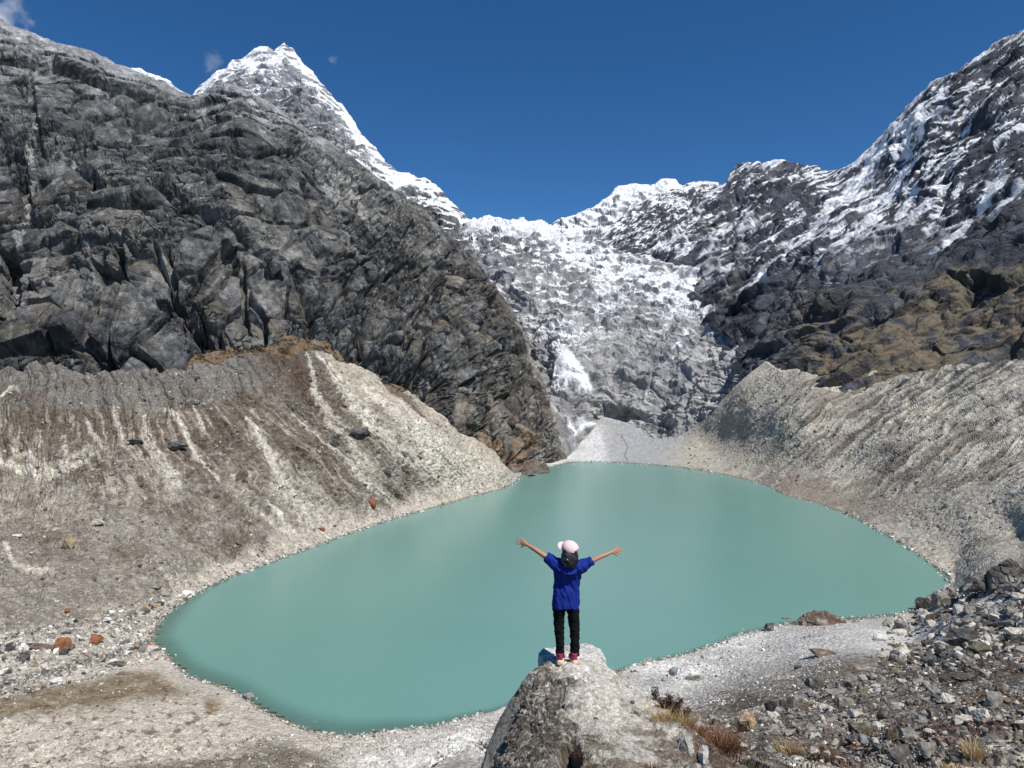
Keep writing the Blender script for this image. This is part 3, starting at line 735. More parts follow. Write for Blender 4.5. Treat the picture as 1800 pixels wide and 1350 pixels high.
P, PX, PY = sheet(rm([(1050,430,1160),(1050,490,1120),(1150,350,1320),(1150,450,1150),(1230,320,1380),(1200,510,1010),(1300,285,1380),(1300,420,1060),(1300,540,830),(1350,650,645),
  (1400,288,1320),(1400,440,920),(1400,560,700),(1420,660,585),(1455,305,1300),(1520,270,1250),(1520,450,780),(1520,600,590),(1500,660,552),(1650,145,1150),(1650,350,800),(1650,500,625),(1650,650,500),
  (1800,50,1050),(1800,300,690),(1800,500,545),(1800,640,455),(1950,-40,1000),(1950,300,640),(1950,500,480),(1950,660,405),(1270,600,760)]),
  top, bot, 1000, 1965, 1.4, 460, back=16)
shp = PX.shape; N = normals(P); Pf = P.reshape(-1, 3).astype(np.float32); px = PX.ravel(); py = PY.ravel()
Rd = rotm('Y', -32)
d, hs = rock_relief(Pf, 1, ((80, 8), (34, 4), (15, 1.6), (7, .9)), 501, Rd, (1.9, 1.2, .55))
d += beds(Pf, 34, 531, Rd) * 10 + beds(Pf, 14, 532, Rd) * 5.5 + beds(Pf, 6.5, 533, rotm('Y', -36)) * 2.6
d += fbm(Pf @ Rd * np.array((.35, .7, 1), np.float32), 70, 5, 520, .5, True) * 20
d *= np.clip(Pf[:, 1] / 650, .55, 1.2)
d *= hold(PX, PY, top)
lowz = sstep(430, 560, py + (1650 - px) * .12) * sstep(1330, 1420, px)
fb, hb_, eb = facets(Pf, 46, 541, (2.3, 1, .5), rotm('Y', -22), .4, 1.5, .5, .10); fc, _, ec = facets(Pf, 17, 542, (2.2, 1, .5), rotm('Y', -22), .4, 1.5, .5, .14)
d += (fb * 6.5 + fc * 2.0) * lowz
for cx, cy, w_, h_, dep in ((1722,518,44,18,12),):
    q = np.maximum(np.abs(px - cx + (py - cy) * .4) / w_, np.abs(py - cy) / h_) + fbm(Pf, 34, 4, 522) * 2.2
    d -= dep * sstep(1.3, .7, q)
Pd = P + N * d.reshape(shp)[..., None]; up = up_of(Pd).ravel()
hf = fbm(Pf, 12, 5, 505); mf = fbm(Pf, 60, 4, 506); 
strk = fbm((Pf @ rotm('Y', -40)) * np.array((.15, .5, 1), np.float32), 6.0, 5, 507, .65)
reg = .14 * np.exp(-((px - 1580) / 110) ** 2 - ((py - 290) / 90) ** 2) - .10 * np.exp(-((px - 1390) / 70) ** 2 - ((py - 330) / 60) ** 2) - .07 * sstep(1640, 1760, px)
base = np.tile(np.array((.076, .081, .094), np.float32), (len(Pf), 1))  # blue of the hazy air is mixed into the rock colour
base *= (1 + (_r(hs[1][0], 10) - .5) * .5)[:, None]; base *= (1 + (_r(hs[3][0], 10) - .5) * .6)[:, None]
base = mixc(base, (.21, .20, .19), sstep(.05, .25, mf + hf * .5) * .5)
line = 470 - (px - 1300) * .02
grassm = sstep(-20, 60, py - (535 - (px - 1400) * .22) + mf * 120) * sstep(1380, 1440, px)
base = mixc(base, (.175, .140, .092), grassm * sstep(.46, .60, up + hf * 1.8 + mf * .8 - .02) * .9)
base = mixc(base, (.075, .060, .048), grassm * sstep(.55, .35, up) * .6)
qd = (Pf @ rotm('Y', -42)) * np.array((.13, .4, 1), np.float32)
ln1 = fbm(qd, 15, 4, 551, .55, True); ln2 = fbm(qd + 40, 6.5, 4, 552, .55, True)
alt = sstep(480, 300, py + (1500 - px) * .1) * .3 + .7
lim = np.interp(px, [1050, 1300, 1450, 1600, 1800, 1960], [530, 535, 490, 440, 390, 340])
reg = reg + .05 * sstep(1330, 1250, px)
cover = mf * .5 + hf * .35 + reg * 1.6 + up * .22
snow = np.maximum(sstep(.46, .52, ln1 + cover - .02), sstep(.47, .53, ln2 + cover) * .9) * alt * sstep(30, -50, py - lim + mf * 90)
snow = np.maximum(snow, sstep(.64, .70, up * .6 + strk * 2.6 + mf * .5 + reg * 1.3) * sstep(0, -70, py - lim + mf * 60))
for pts, w0 in (([(1590,230),(1560,280),(1500,335),(1440,400),(1340,505),(1310,525)],9),([(1765,320),(1720,370),(1665,440)],9),([(1550,270),(1530,310),(1500,350)],16),
     ([(1480,400),(1400,460),(1330,520)],4),([(1600,330),(1500,430),(1440,480)],4),([(1700,420),(1610,460)],3),([(1640,150),(1560,240)],4),([(1800,330),(1740,380)],5)):
    dd, t = seg_dist(PX, PY, pts)
    snow = np.maximum(snow, sstep(1.2, .4, dd.ravel() / (w0 * (1 + hf * 2.5)) ) * sstep(-.25, .0, hf + .1))
ridge = sstep(14, 3, py - curve(top, px) + hf * 30) * sstep(.0, .1, hf + .02) * sstep(1480, 1520, px); snow = np.maximum(snow, ridge * .8)
snow *= 1 - grassm * .9
base = snow_on(base, snow, hf)
grid_mesh('mountain', Pd, base.reshape(*shp, 3), M_far)
#@@NEXT
# ================================================================== THINGS
def surf(S, x, y):
    Pg, gx, gy = S
    k = np.argmin((gx - x) ** 2 + (gy - y) ** 2)
    i, j = np.unravel_index(k, gx.shape)
    return Vector(Pg[i, j].tolist())

def tag(o, label, cat, group=None, kind=None):
    o['label'] = label
    if cat: o['category'] = cat
    if group: o['group'] = group
    if kind: o['kind'] = kind
    return o

# ---------------- mound in front of the camera
top = [(838,1400),(852,1345),(868,1300),(884,1262),(900,1235),(912,1205),(930,1184),(945,1172),(962,1162),(985,1159),(1040,1160),(1062,1168),(1078,1180),(1096,1204),(1112,1216),(1130,1214),
  (1150,1222),(1170,1240),(1200,1272),(1240,1306),(1290,1335),(1340,1362),(1420,1400)]
ctl = [(990,1160,9.5),(1040,1162,9.55),(945,1173,9.3),(912,1207,9.1),(884,1265,8.8),(852,1347,8.4),(900,1345,7.3),(930,1300,7.6),(960,1230,8.3),(1000,1350,6.5),(1000,1250,7.9),(1000,1200,8.7),
  (1100,1210,9.0),(1100,1260,7.9),(1100,1350,6.4),(1170,1242,8.7),(1200,1300,7.5),(1200,1360,6.4),(1300,1350,7.2),(1400,1400,6.6),(1000,1420,5.7),(850,1420,7.6),(1300,1420,6),(950,1400,6.3)]
P, PX, PY = sheet(ctl, top, [(838,1440),(1420,1440)], 838, 1420, .9, 330, back=20, backdrop=3.2)
shp = PX.shape; N = normals(P); Pf = P.reshape(-1, 3).astype(np.float32); px = PX.ravel(); py = PY.ravel()
bare = sstep(0, 60, px - (955 + (py - 1200) * .42) + fbm(Pf, .5, 4, 603) * 120) * sstep(1260, 1120, px + (py - 1200) * .4 - 60)
d = fbm(Pf, .9, 5, 600) * .16
for size, amp, seed in ((.45, .055, 611), (.2, .030, 612), (.09, .020, 613), (.045, .011, 614), (.024, .006, 615)):
    f_, hid, e = facets(Pf, size, seed, warp=.4, crack=.5, soft=.3, tilt=1.6)
    d += f_ * amp * (1 - bare * (.50 if size < .3 else .3)) * sstep(1, 2.6, size / ROWM)
    if size == .09: hA1 = hid
    if size == .045: hA2 = hid
    if size == .024: hA3 = hid
q = np.hypot((px - 1003 + (py - 1325) * .15) / 22, (py - 1330) / 34); d -= .35 * sstep(1.1, .6, q + fbm(Pf, .15, 3, 620) * .8)
ridge, _ = seg_dist(PX, PY, [(965,1222),(1000,1205),(1022,1192),(1036,1202)])
d -= .03 * sstep(5, 1, ridge.ravel())
Pd = P + N * (d * hold(PX, PY, top, .35, 12)).reshape(shp)[..., None]
mf = fbm(Pf, .35, 4, 621); hf = fbm(Pf, .07, 4, 622)
base = mixc(np.tile(np.array((.20, .175, .145), np.float32), (len(Pf), 1)), (.60, .555, .475), bare * (.9 - .2 * sstep(1230, 1320, py)))
base = mixc(base, (.76, .73, .67), bare * sstep(.0, .2, mf + .05) * sstep(1260, 1190, py) * .8)
for hh, a_ in ((hA1, .35), (hA2, .45), (hA3, .5)): base *= (1 + (_r(hh, 9) - .5) * 2 * a_ * (1 - bare * .62))[:, None]
base = mixc(base, (.55, .53, .49), sstep(.86, .95, _r(hA2, 12)) * .8)
base = mixc(base, (.07, .055, .04), sstep(.05, .22, hf + mf * .7) * (.75 - .55 * bare))
base = mixc(base, (.12, .075, .045), sstep(.02, .2, mf + sstep(1130, 1230, px) * .12) * sstep(1000, 1150, px + (py - 1250)) * sstep(1215, 1260, py) * .6)
o = grid_mesh('rock_outcrop', Pd, base.reshape(*shp, 3), M_near, kind=None)
tag(o, 'big pale gritty rock hump the person stands on at the bottom of the photo', 'rock outcrop')
MND = (Pd[:-20], PX[:-20], PY[:-20])
GND = (G_P, G_PX, G_PY)

# ---------------- rocks
def rock_proto(seed, n=15, sub=0, noise=0.05, flat=1.0, pts=None):
    r = np.random.default_rng(seed)
    bm = bmesh.new()
    if pts is None:
        p = r.normal(size=(n, 3)); p /= np.linalg.norm(p, axis=1, keepdims=True)
        p *= (1 + r.uniform(-.12, .22, (n, 1))); p = np.sign(p) * np.abs(p) ** .8
        p *= np.array((.5, .42, .38 * flat))
    else: p = np.array(pts, float)
    for v in p: bm.verts.new(v)
    res = bmesh.ops.convex_hull(bm, input=bm.verts)
    bmesh.ops.delete(bm, geom=[g for g in res['geom_interior'] if isinstance(g, bmesh.types.BMVert)], context='VERTS')
    if sub:
        bmesh.ops.triangulate(bm, faces=bm.faces)
        for _ in range(sub): bmesh.ops.subdivide_edges(bm, edges=bm.edges, cuts=1, use_grid_fill=True)
        bmesh.ops.triangulate(bm, faces=bm.faces)
        co = np.array([v.co[:] for v in bm.verts], np.float32)
        ext = float(np.ptp(co, axis=0).max())
        for v in bm.verts: v.normal_update()
        no = np.array([v.normal[:] for v in bm.verts], np.float32)
        f1, _, _ = facets(co + seed * 3.1, ext * .3, seed, warp=.3, soft=.35)
        f2, _, _ = facets(co + seed * 3.1, ext * .12, seed + 1, warp=.3, soft=.35)
        dd = f1 * noise * ext + f2 * noise * .45 * ext + fbm(co + seed, ext * .2, 4, seed) * noise * ext
        for v, c, nn, a in zip(bm.verts, co, no, dd): v.co = Vector((c + nn * a).tolist())
    bmesh.ops.triangulate(bm, faces=bm.faces)
    bmesh.ops.recalc_face_normals(bm, faces=bm.faces)
    bm.verts.index_update()
    V = np.array([v.co[:] for v in bm.verts], np.float32); T = np.array([[v.index for v in f.verts] for f in bm.faces], np.int32)
    bm.free(); return V, T

PROTO = [rock_proto(900 + i, 11 + i % 4) for i in range(14)]
BIG = [rock_proto(950 + i, 13 + i % 5, 3, .05) for i in range(10)]
TONES = {'pale': (.50, .465, .405), 'white': (.66, .635, .58), 'grey': (.24, .225, .20), 'dark': (.10, .094, .086), 'rust': (.27, .115, .055), 'tan': (.36, .26, .16),
         'brown': (.15, .11, .08), 'olive': (.13, .12, .08), 'blue': (.23, .25, .27)}
def rock_object(V, T, tone, name='boulder'):
    c = np.tile(np.array(TONES[tone], np.float32), (len(V), 1))
    lfn = fbm(V + 5.5, .28 * float(np.ptp(V, axis=0).max()), 4, 77)
    c = mixc(c, np.array(TONES[tone]) * .45, sstep(.02, .25, lfn) * .7)
    c = mixc(c, (.55, .54, .5), sstep(.12, .3, -lfn) * (.35 if tone not in ('rust',) else .1))
    return raw_mesh(name, V, T, c, M_stone, link=False)
mesh_cache = {}
def place_rock(px_, py_, w_, h_, tone, label, group=None, S=None, seed=None, D=None, sink=.25, dy=0.75, name='boulder', cat='boulder'):
    i = (seed if seed is not None else int(px_ * 7 + py_ * 3)) % len(BIG)
    if S is None: p = surf(GND, px_, py_ + h_ * .35)
    else: p = surf(S, px_, py_ + h_ * .35)
    if D: p = Vector(at(px_, py_ + h_ * .35, D).tolist())
    key = (i, tone)
    if key not in mesh_cache: mesh_cache[key] = rock_object(*BIG[i], tone).data
    o = bpy.data.objects.new(name, mesh_cache[key]); C.objects.link(o)
    k = p.y / F
    sx, sz = w_ * k * 1.05, h_ * k * 1.25
    o.scale = (sx, max(sx, sz) * dy, sz / .76)
    o.rotation_euler = (random.uniform(-.12, .12), random.uniform(-.15, .15), random.choice((0, math.pi)) + random.uniform(-.4, .4))
    o.location = p + Vector((0, 0, sz * (.5 - sink)))
    return tag(o, label, cat, group)

R_ = place_rock
R_(170,922,28,12,'pale','pale grey flat boulder alone high on the brown left slope')
R_(30,945,16,7,'white','small white stone near the left edge of the photo on the brown slope')
R_(122,958,22,22,'tan','orange brown boulder with a shaded side on the left slope above the stream')
R_(170,1122,24,17,'rust','smooth rust red boulder beside the stream, the right one of two')
R_(108,1138,34,26,'rust','largest rusty boulder on the pale stones left of the lake')
R_(75,1140,42,10,'brown','long low brown slab just left of the largest rusty boulder')
R_(272,1027,26,9,'grey','flat grey boulder on the pale shore at the left end of the lake')
R_(340,707,22,12,'grey','grey boulder standing out near the top of the left slope')
R_(237,785,32,12,'dark','dark wedge of rock left of the widest pale streak')
R_(311,784,34,13,'dark','dark wedge of rock right of the widest pale streak')
R_(587,783,20,13,'dark','dark boulder in the middle of the left slope below the thin streaks')
R_(425,835,24,18,'brown','brown boulder between two long pale streaks on the left slope')
R_(680,827,20,11,'dark','dark boulder on the pale right flank of the left slope')
R_(630,762,38,12,'dark','long dark ledge of rock on the pale right flank')
R_(705,797,22,12,'pale','pale boulder on the pale right flank of the left slope')
R_(652,886,14,18,'rust','rust orange stone low on the left slope near the water')
R_(47,1158,30,14,'dark','dark grey flat boulder by the stream at the left edge')
R_(205,1166,34,8,'olive','low olive slab by the stream mouth')
R_(238,1135,15,11,'tan','tan stone at the stream mouth by the lake corner')
R_(436,1225,22,11,'grey','grey boulder on the near left shore, upper one of a pair')
R_(432,1243,26,11,'pale','pale boulder on the near left shore, lower one of a pair')
R_(119,1068,12,8,'rust','small rusty stone on the pale stones behind the rusty boulders')
R_(567,928,12,6,'rust','small rust stone above the left shore of the lake')
R_(1352,1103,18,15,'dark','dark block at the left foot of the brown shore hump')
R_(1383,1088,16,10,'dark','small dark boulder against the brown shore hump')
R_(1625,1062,28,22,'dark','dark craggy boulder at the water edge on the right')
R_(1652,1055,34,28,'grey','grey craggy boulder beside the right water edge')
R_(1692,1074,30,22,'pale','pale square block on the right bank above the shore')
R_(1664,1088,22,16,'grey','grey block left of the pale square block')
R_(1586,1107,26,24,'grey','upright block with a black left face near the right shore')
R_(1546,1120,24,12,'white','white broken blocks lying by the right shore')
R_(1692,1124,56,44,'dark','biggest dark faced boulder in the middle of the right bank')
R_(1650,1138,28,24,'pale','pale boulder left of the biggest dark boulder')
R_(1640,1160,34,12,'dark','low dark rock below the pale boulder on the right bank')
R_(1722,1148,40,28,'olive','olive brown boulder under the biggest dark boulder')
R_(1755,1080,40,24,'pale','pale broad block near the right edge on the bank')
R_(1785,1110,36,30,'pale','pale boulder at the right edge below the broad block')
R_(1430,1196,36,26,'dark','dark angular boulder on the sandy shelf')
R_(1466,1211,34,14,'grey','grey wedge pointing left on the sandy shelf')
R_(1382,1236,30,28,'dark','dark boulder in the cluster below the gravel beach, upper one')
R_(1352,1250,34,28,'dark','dark boulder in the cluster below the gravel beach, left one')
R_(1406,1240,26,22,'grey','grey boulder in the cluster below the gravel beach, right one')
R_(1313,1279,32,38,'tan','tall tan and brown boulder right of the grass')
R_(1510,1275,36,50,'olive','tall grey brown slab leaning on the stony slope, bottom right', dy=.5)
R_(1519,1301,22,18,'blue','blue grey stone at the foot of the leaning slab')
R_(1603,1288,38,30,'grey','rounded grey boulder on the stony slope at the bottom')
R_(1570,1294,22,26,'brown','brown boulder left of the rounded grey boulder')
R_(1486,1242,34,28,'grey','grey boulder above the leaning slab')
R_(1558,1262,28,20,'dark','dark boulder between the leaning slab and the rounded grey boulder')
R_(1700,1200,64,20,'dark','long dark grey slab lying on the right slope')
R_(1752,1232,40,30,'grey','grey boulder low on the right slope with a shaded hollow')
R_(1450,1152,54,9,'brown','thin flat brown slab lying on the gravel beach')
R_(1223,1197,32,11,'grey','flat grey rock on the white gravel beach')
R_(1186,1184,20,14,'blue','blue grey stone on the gravel behind the rock hump')
R_(1402,1172,18,9,'dark','small dark stone on the gravel beach')
R_(1250,1252,22,12,'grey','grey stone on the gravel right of the dark shrub')
R_(1690,1262,34,24,'pale','pale boulder on the stony slope at lower right')
R_(1782,1262,34,24,'pale','pale boulder at the lower right edge of the photo')
R_(1728,1262,26,20,'white','white stone on the lower right slope')
R_(1640,1330,36,24,'grey','grey boulder at the bottom edge under the blond grass')
R_(1590,1330,60,24,'dark','dark ledge of rock along the bottom edge')
# hump on the shore and dark crag on the right edge: each a rock mass of its own
def crag(name, cx, cy, w_, h_, tone, label, seed, cat='rock outcrop', D=None, deep=.8):
    p = surf(GND, cx, cy + h_ * .4)
    k = p.y / F; W, Hh = w_ * k, h_ * k
    r = np.random.default_rng(seed)
    pts = [(x * W * .5, y * W * .5 * deep, z * Hh) for x, y, z in [(-1, 0, -.3), (1, 0, -.3), (0, 1, -.3), (0, -1, -.3), (-.55, -.2, .45), (-.1, 0, .95), (.25, .1, .9), (.6, 0, .5), (.1, -.6, .45), (-.3, -.5, .4), (.85, .1, .15), (-.85, .1, .12)]]
    V, T = rock_proto(seed, sub=5, noise=.07, pts=pts)
    o = rock_object(V, T, tone, name); C.objects.link(o); o.location = p
    tag(o, label, cat); return o
crag('shore_hump', 1440, 1088, 110, 22, 'brown', 'low brown stony hump sticking into the lake on the right shore', 31)
crag('dark_crag', 1768, 1010, 130, 42, 'dark', 'black shaded crag at the right edge above the lake corner', 33, deep=.5)  # shadow on this crag and the next is put into their dark tone
crag('dark_crag', 1708, 1026, 50, 22, 'dark', 'smaller black crag left of the shaded crag by the lake corner', 34, deep=.6)

# boulder and slab that belong to the hump
def hull_px(name, pts, tone, label, seed, noise=.03, sub=5, cat='boulder'):
    W = np.array([at(float(a), float(b_), float(c_)) for a, b_, c_ in pts])
    c0 = W.mean(0)
    V, T = rock_proto(seed, sub=sub, noise=noise, pts=W - c0)
    c = np.tile(np.array(TONES[tone], np.float32), (len(V), 1))
    nn = fbm(V + 3.3, .16, 5, seed); n2 = fbm(V, .035, 3, seed + 2)
    c = mixc(c, np.array(TONES[tone]) * .33, sstep(.03, .2, nn + n2 * .7) * .75)
    o = raw_mesh(name, V, T, c, M_near, link=False); C.objects.link(o); o.location = c0.tolist()
    return tag(o, label, cat)
hull_px('boulder', [(946,1148,9.75),(955,1138,9.9),(1000,1136,10.1),(1035,1130,10.3),(1056,1140,10.1),(1066,1158,9.9),(1068,1180,9.75),(946,1175,9.65),(1000,1180,9.55),(1045,1180,9.55),
   (960,1165,9.6),(1040,1150,9.75),(985,1148,9.75),(948,1160,10.4),(1060,1160,10.6),(950,1200,9.7),(1060,1200,9.7)], 'white', 'white speckled boulder right behind the feet of the person', 41, .022)
hull_px('slab', [(914,1208,9.35),(902,1232,9.0),(884,1262,8.8),(872,1272,8.9),(858,1310,8.5),(846,1352,8.1),(840,1400,7.8),(905,1400,7.3),(900,1330,7.9),(912,1260,8.5),(918,1230,8.9),
   (872,1400,9.3),(890,1270,9.8),(910,1220,9.8),(850,1352,9.2)], 'grey', 'smooth dark grey slab on the shaded left side of the rock hump', 42, .012)
hull_px('stone', [(955,1190,9.2),(975,1182,9.3),(948,1184,9.3),(962,1178,9.4),(942,1190,9.25),(968,1192,9.15),(952,1195,9.3)], 'dark', 'small black stone on the left shoulder of the rock hump', 43, .02, 2, 'stone')
hull_px('boulder', [(1062,1335,6.7),(1080,1312,6.95),(1112,1310,7.0),(1120,1330,6.8),(1122,1365,6.5),(1060,1370,6.4),(1075,1325,7.2),(1115,1320,7.3),(1090,1345,6.45)], 'pale', 'pale grey square boulder set in the hump at the bottom edge', 44, .02)
hull_px('boulder', [(1188,1300,7.5),(1200,1284,7.8),(1222,1286,7.8),(1226,1310,7.4),(1215,1330,7.1),(1186,1322,7.2),(1205,1300,7.15),(1220,1300,8.0)], 'pale', 'speckled pale grey boulder between the two grass clumps', 45, .02)
hull_px('stone', [(1226,1322,7.2),(1234,1308,7.4),(1244,1312,7.4),(1246,1335,7.1),(1236,1346,6.9),(1228,1340,7.0),(1236,1325,6.95),(1240,1320,7.6)], 'white', 'white upright stone left of the brown grass clump', 46, .02, 3, 'stone')
for k_, (x, y, s_, tn, lb) in enumerate([(1060,1300,9,'dark','small black pebble on the bare front of the hump'),(1087,1302,8,'dark','second small black pebble right of the first on the bare front'),
    (1110,1240,8,'brown','brown pebble on the bare right shoulder of the hump'),(1120,1254,14,'pale','pale flat stone on the right shoulder of the hump'),
    (990,1287,12,'pale','pale flat chip stuck on the shaded side of the hump'),(1048,1262,8,'grey','grey pebble in the middle of the bare hump'),
    (1168,1284,11,'white','white stone below the dark shrub'),(930,1348,10,'pale','pale stone at the bottom edge left of the hollow'),(1163,1308,8,'white','white round stone low on the right side of the hump'),
    (1024,1308,9,'white','white stone above the dark hollow plant'),(1192,1340,12,'grey','grey stone at the bottom edge right of the pale square boulder')]):
    R_(x, y, s_, s_ * .8, tn, lb, S=MND, seed=k_, sink=.35, name='stone', cat='stone')

# ---------------- loose rocks by the ten thousand
def scatter(n, xr, yr, wmin, wmax, pw, dens, tones, zone, seed):
    r = np.random.default_rng(seed)
    x = r.uniform(*xr, n); y = r.uniform(*yr, n)
    t = curve(g_top, x)
    ok = (y > t + 6) & (r.uniform(size=n) < dens(x, y))
    x, y = x[ok], y[ok]
    p, nn, ins, sh_ = ground_at(x, y)
    u = r.uniform(size=len(x))
    wpx = wmin * (1 - u * (1 - (wmin / wmax) ** pw)) ** (-1 / pw)
    tn = r.choice(len(tones), len(x), p=np.array([q for _, q in tones]) / sum(q for _, q in tones))
    return dict(x=x, y=y, p=p, ins=ins, sh=sh_, w=wpx, tone=tn, tones=[q for q, _ in tones], zone=zone, r=r)
one = lambda x, y: np.ones_like(x)
nz2 = lambda x, y, s_, sd: fbm(np.stack([x / s_, y / s_, 0 * x], 1).astype(np.float32), 1, 3, sd)
Z = []
Z.append(scatter(17000, (-20,900), (650,1130), 1.5, 12, 2.4, lambda x, y: (y < 1135 - x * .09) * (.35 + .65 * (nz2(x, y, 60, 1) > 0)), [('pale',3.5),('grey',4),('brown',5),('dark',2.5),('rust',.3),('tan',.7)], 'left slope', 1))
Z.append(scatter(30000, (-20,620), (990,1300), 2.0, 26, 2.1, lambda x, y: 1.0 * (np.abs(y - (1150 - (x - 100) * .25 )) < 55), [('pale',8),('white',4),('grey',5),('dark',2.5),('tan',.7),('rust',.25)], 'stream bed', 2))
Z.append(scatter(14000, (1100,1820), (640,1010), 1.3, 9, 2.6, lambda x, y: (x > 1200) * (.3 + .7 * (nz2(x, y, 50, 3) > -.02)), [('pale',6),('grey',4),('dark',3.5),('brown',3)], 'right scree', 3))
Z.append(scatter(34000, (560,1480), (1060,1350), 1.6, 9, 2.6, lambda x, y: (y > 1230 - (x - 900) * .28 - 25) * (y < 1330 - np.clip(x - 1150, 0, 900) * .35), [('white',8),('pale',8),('grey',3),('tan',.6)], 'gravel beach', 4))
Z.append(scatter(38000, (1190,1820), (1020,1350), 2.0, 30, 1.9, lambda x, y: (y > 1075 - (x - 1560) * .30) * (y > 1290 - (x - 1200) * .35), [('pale',3.6),('white',.8),('grey',8),('dark',6),('brown',3.5),('olive',.6),('blue',.3)], 'near slope', 5))
Z.append(scatter(3400, (1540,1820), (1020,1180), 3.5, 34, 1.5, lambda x, y: (y > 1075 - (x - 1560) * .30) * sstep(1530, 1650, x + nz2(x, y, 60, 8) * 120), [('pale',7),('white',1),('grey',6),('dark',4),('brown',2)], 'rocky bank', 6))
Z.append(scatter(9000, (-20,700), (1170,1350), 1.4, 9, 2.6, lambda x, y: .35 + .65 * (y > 1290 - 0 * x), [('pale',6),('white',3),('grey',3),('brown',3)], 'sandy fan', 7))
# stones along the waterline, a few of them standing in the water
SH = np.array(SHORE + [SHORE[0]], float)
seg = np.hypot(*np.diff(SH, axis=0).T); cum = np.concatenate([[0], np.cumsum(seg)])
def along(n, off, seed, wmin, wmax, pw, zone, sel):
    r = np.random.default_rng(seed); s_ = r.uniform(0, cum[-1], n)
    x = np.interp(s_, cum, SH[:, 0]) + r.normal(0, off, n); y = np.interp(s_, cum, SH[:, 1]) + r.normal(0, off * .6, n)
    ok = sel(x, y); x, y = x[ok], y[ok]
    p, nn, ins, sh_ = ground_at(x, y); p = p.copy()
    u = r.uniform(size=len(x)); wpx = wmin * (1 - u * (1 - (wmin / wmax) ** pw)) ** (-1 / pw)
    wpx = np.where(y < 900, wpx * .5, wpx)
    m = p[:, 2] < 0
    lake_d = H * F / np.maximum(y - 675, 20)
    p[m] = at(x[m], y[m], lake_d[m])
    tones = ['white', 'pale', 'grey', 'brown']
    return dict(x=x, y=y, p=p, ins=ins & False, sh=sh_, w=wpx, tone=r.choice(4, len(x), p=[.3, .4, .2, .1]), tones=tones, zone=zone, r=r)
Z.append(along(5000, 3.5, 8, 1.8, 11, 2.2, 'waterline', lambda x, y: ~((x < 1080) & (x > 850) & (y > 1180))))
Z.append(along(420, 14, 9, 1.6, 7, 2.2, 'waterline', lambda x, y: (x < 620) & (y > 1060)))

def quat_rows(r, n, tilt):
    a = r.uniform(0, 2 * np.pi, n); tx = r.normal(0, tilt, n); ty = r.normal(0, tilt, n)
    ca, sa = np.cos(a), np.sin(a)
    Rz = np.zeros((n, 3, 3)); Rz[:, 0, 0] = ca; Rz[:, 0, 1] = -sa; Rz[:, 1, 0] = sa; Rz[:, 1, 1] = ca; Rz[:, 2, 2] = 1
    Rx = np.zeros((n, 3, 3)); Rx[:, 0, 0] = 1; Rx[:, 1, 1] = np.cos(tx); Rx[:, 1, 2] = -np.sin(tx); Rx[:, 2, 1] = np.sin(tx); Rx[:, 2, 2] = np.cos(tx)
    Ry = np.zeros((n, 3, 3)); Ry[:, 1, 1] = 1; Ry[:, 0, 0] = np.cos(ty); Ry[:, 0, 2] = np.sin(ty); Ry[:, 2, 0] = -np.sin(ty); Ry[:, 2, 2] = np.cos(ty)
    return Ry @ Rx @ Rz
ZL = {'left slope': 'loose boulder lying on the brown and pale left slope', 'stream bed': 'pale loose boulder among the stones left of the lake',
      'right scree': 'loose boulder lying on the grey scree right of the lake', 'gravel beach': 'loose stone on the white gravel beach in front of the lake',
      'near slope': 'angular boulder strewn over the stony slope at the lower right', 'rocky bank': 'angular pale boulder piled on the bank above the right lake corner',
      'sandy fan': 'loose stone on the pale sandy ground at the lower left', 'waterline': 'stone at the edge of the green water'}
ANCH = [(170,922,'the lone flat boulder on the left slope'),(122,958,'the orange brown boulder'),(170,1122,'the smooth rust red boulder'),(108,1138,'the largest rusty boulder'),(272,1027,'the flat grey boulder on the left shore'),
 (237,785,'the left dark wedge of rock'),(425,835,'the brown boulder between the pale streaks'),(630,762,'the long dark ledge'),(652,886,'the rust orange stone by the water'),(205,1166,'the olive slab by the stream'),
 (436,1230,'the pair of boulders on the near shore'),(1352,1103,'the dark block by the shore hump'),(1440,1085,'the brown shore hump'),(1635,1058,'the craggy boulders at the right water edge'),(1692,1074,'the pale square block'),
 (1586,1107,'the upright black faced block'),(1692,1124,'the biggest dark boulder on the right'),(1722,1148,'the olive brown boulder'),(1755,1080,'the broad pale block'),(1785,1110,'the pale boulder at the right edge'),
 (1430,1196,'the dark angular boulder on the shelf'),(1382,1240,'the dark boulder cluster'),(1313,1279,'the tall tan boulder'),(1510,1275,'the leaning slab'),(1603,1288,'the rounded grey boulder'),(1486,1242,'the grey boulder above the leaning slab'),
 (1700,1200,'the long dark grey slab'),(1752,1232,'the hollow under the grey boulder'),(1707,1330,'the blond grass'),(1268,1300,'the wide rusty grass'),(1768,1005,'the black crag'),(1450,1152,'the thin brown slab'),(1186,1184,'the blue grey stone on the gravel'),(375,1235,'the tan grass patch'),(620,1310,'the lowest bend of the shore')]
def where_is(x, y):
    b = min(ANCH, key=lambda a: (a[0] - x) ** 2 + (a[1] - y) ** 2); dx, dy = x - b[0], y - b[1]
    h_ = '' if abs(dx) < 9 else ('right' if dx > 0 else 'left'); v_ = '' if abs(dy) < 7 else ('below' if dy > 0 else 'above')
    far = math.hypot(dx, dy)
    pre = 'close' if far < 32 else ('just' if far < 70 else 'well')
    pos = (v_ + ' and ' + h_ + ' of' if v_ and h_ else (v_ or (h_ + ' of' if h_ else 'beside')))
    return pre + ' ' + pos + ' ' + b[2]
allw = []
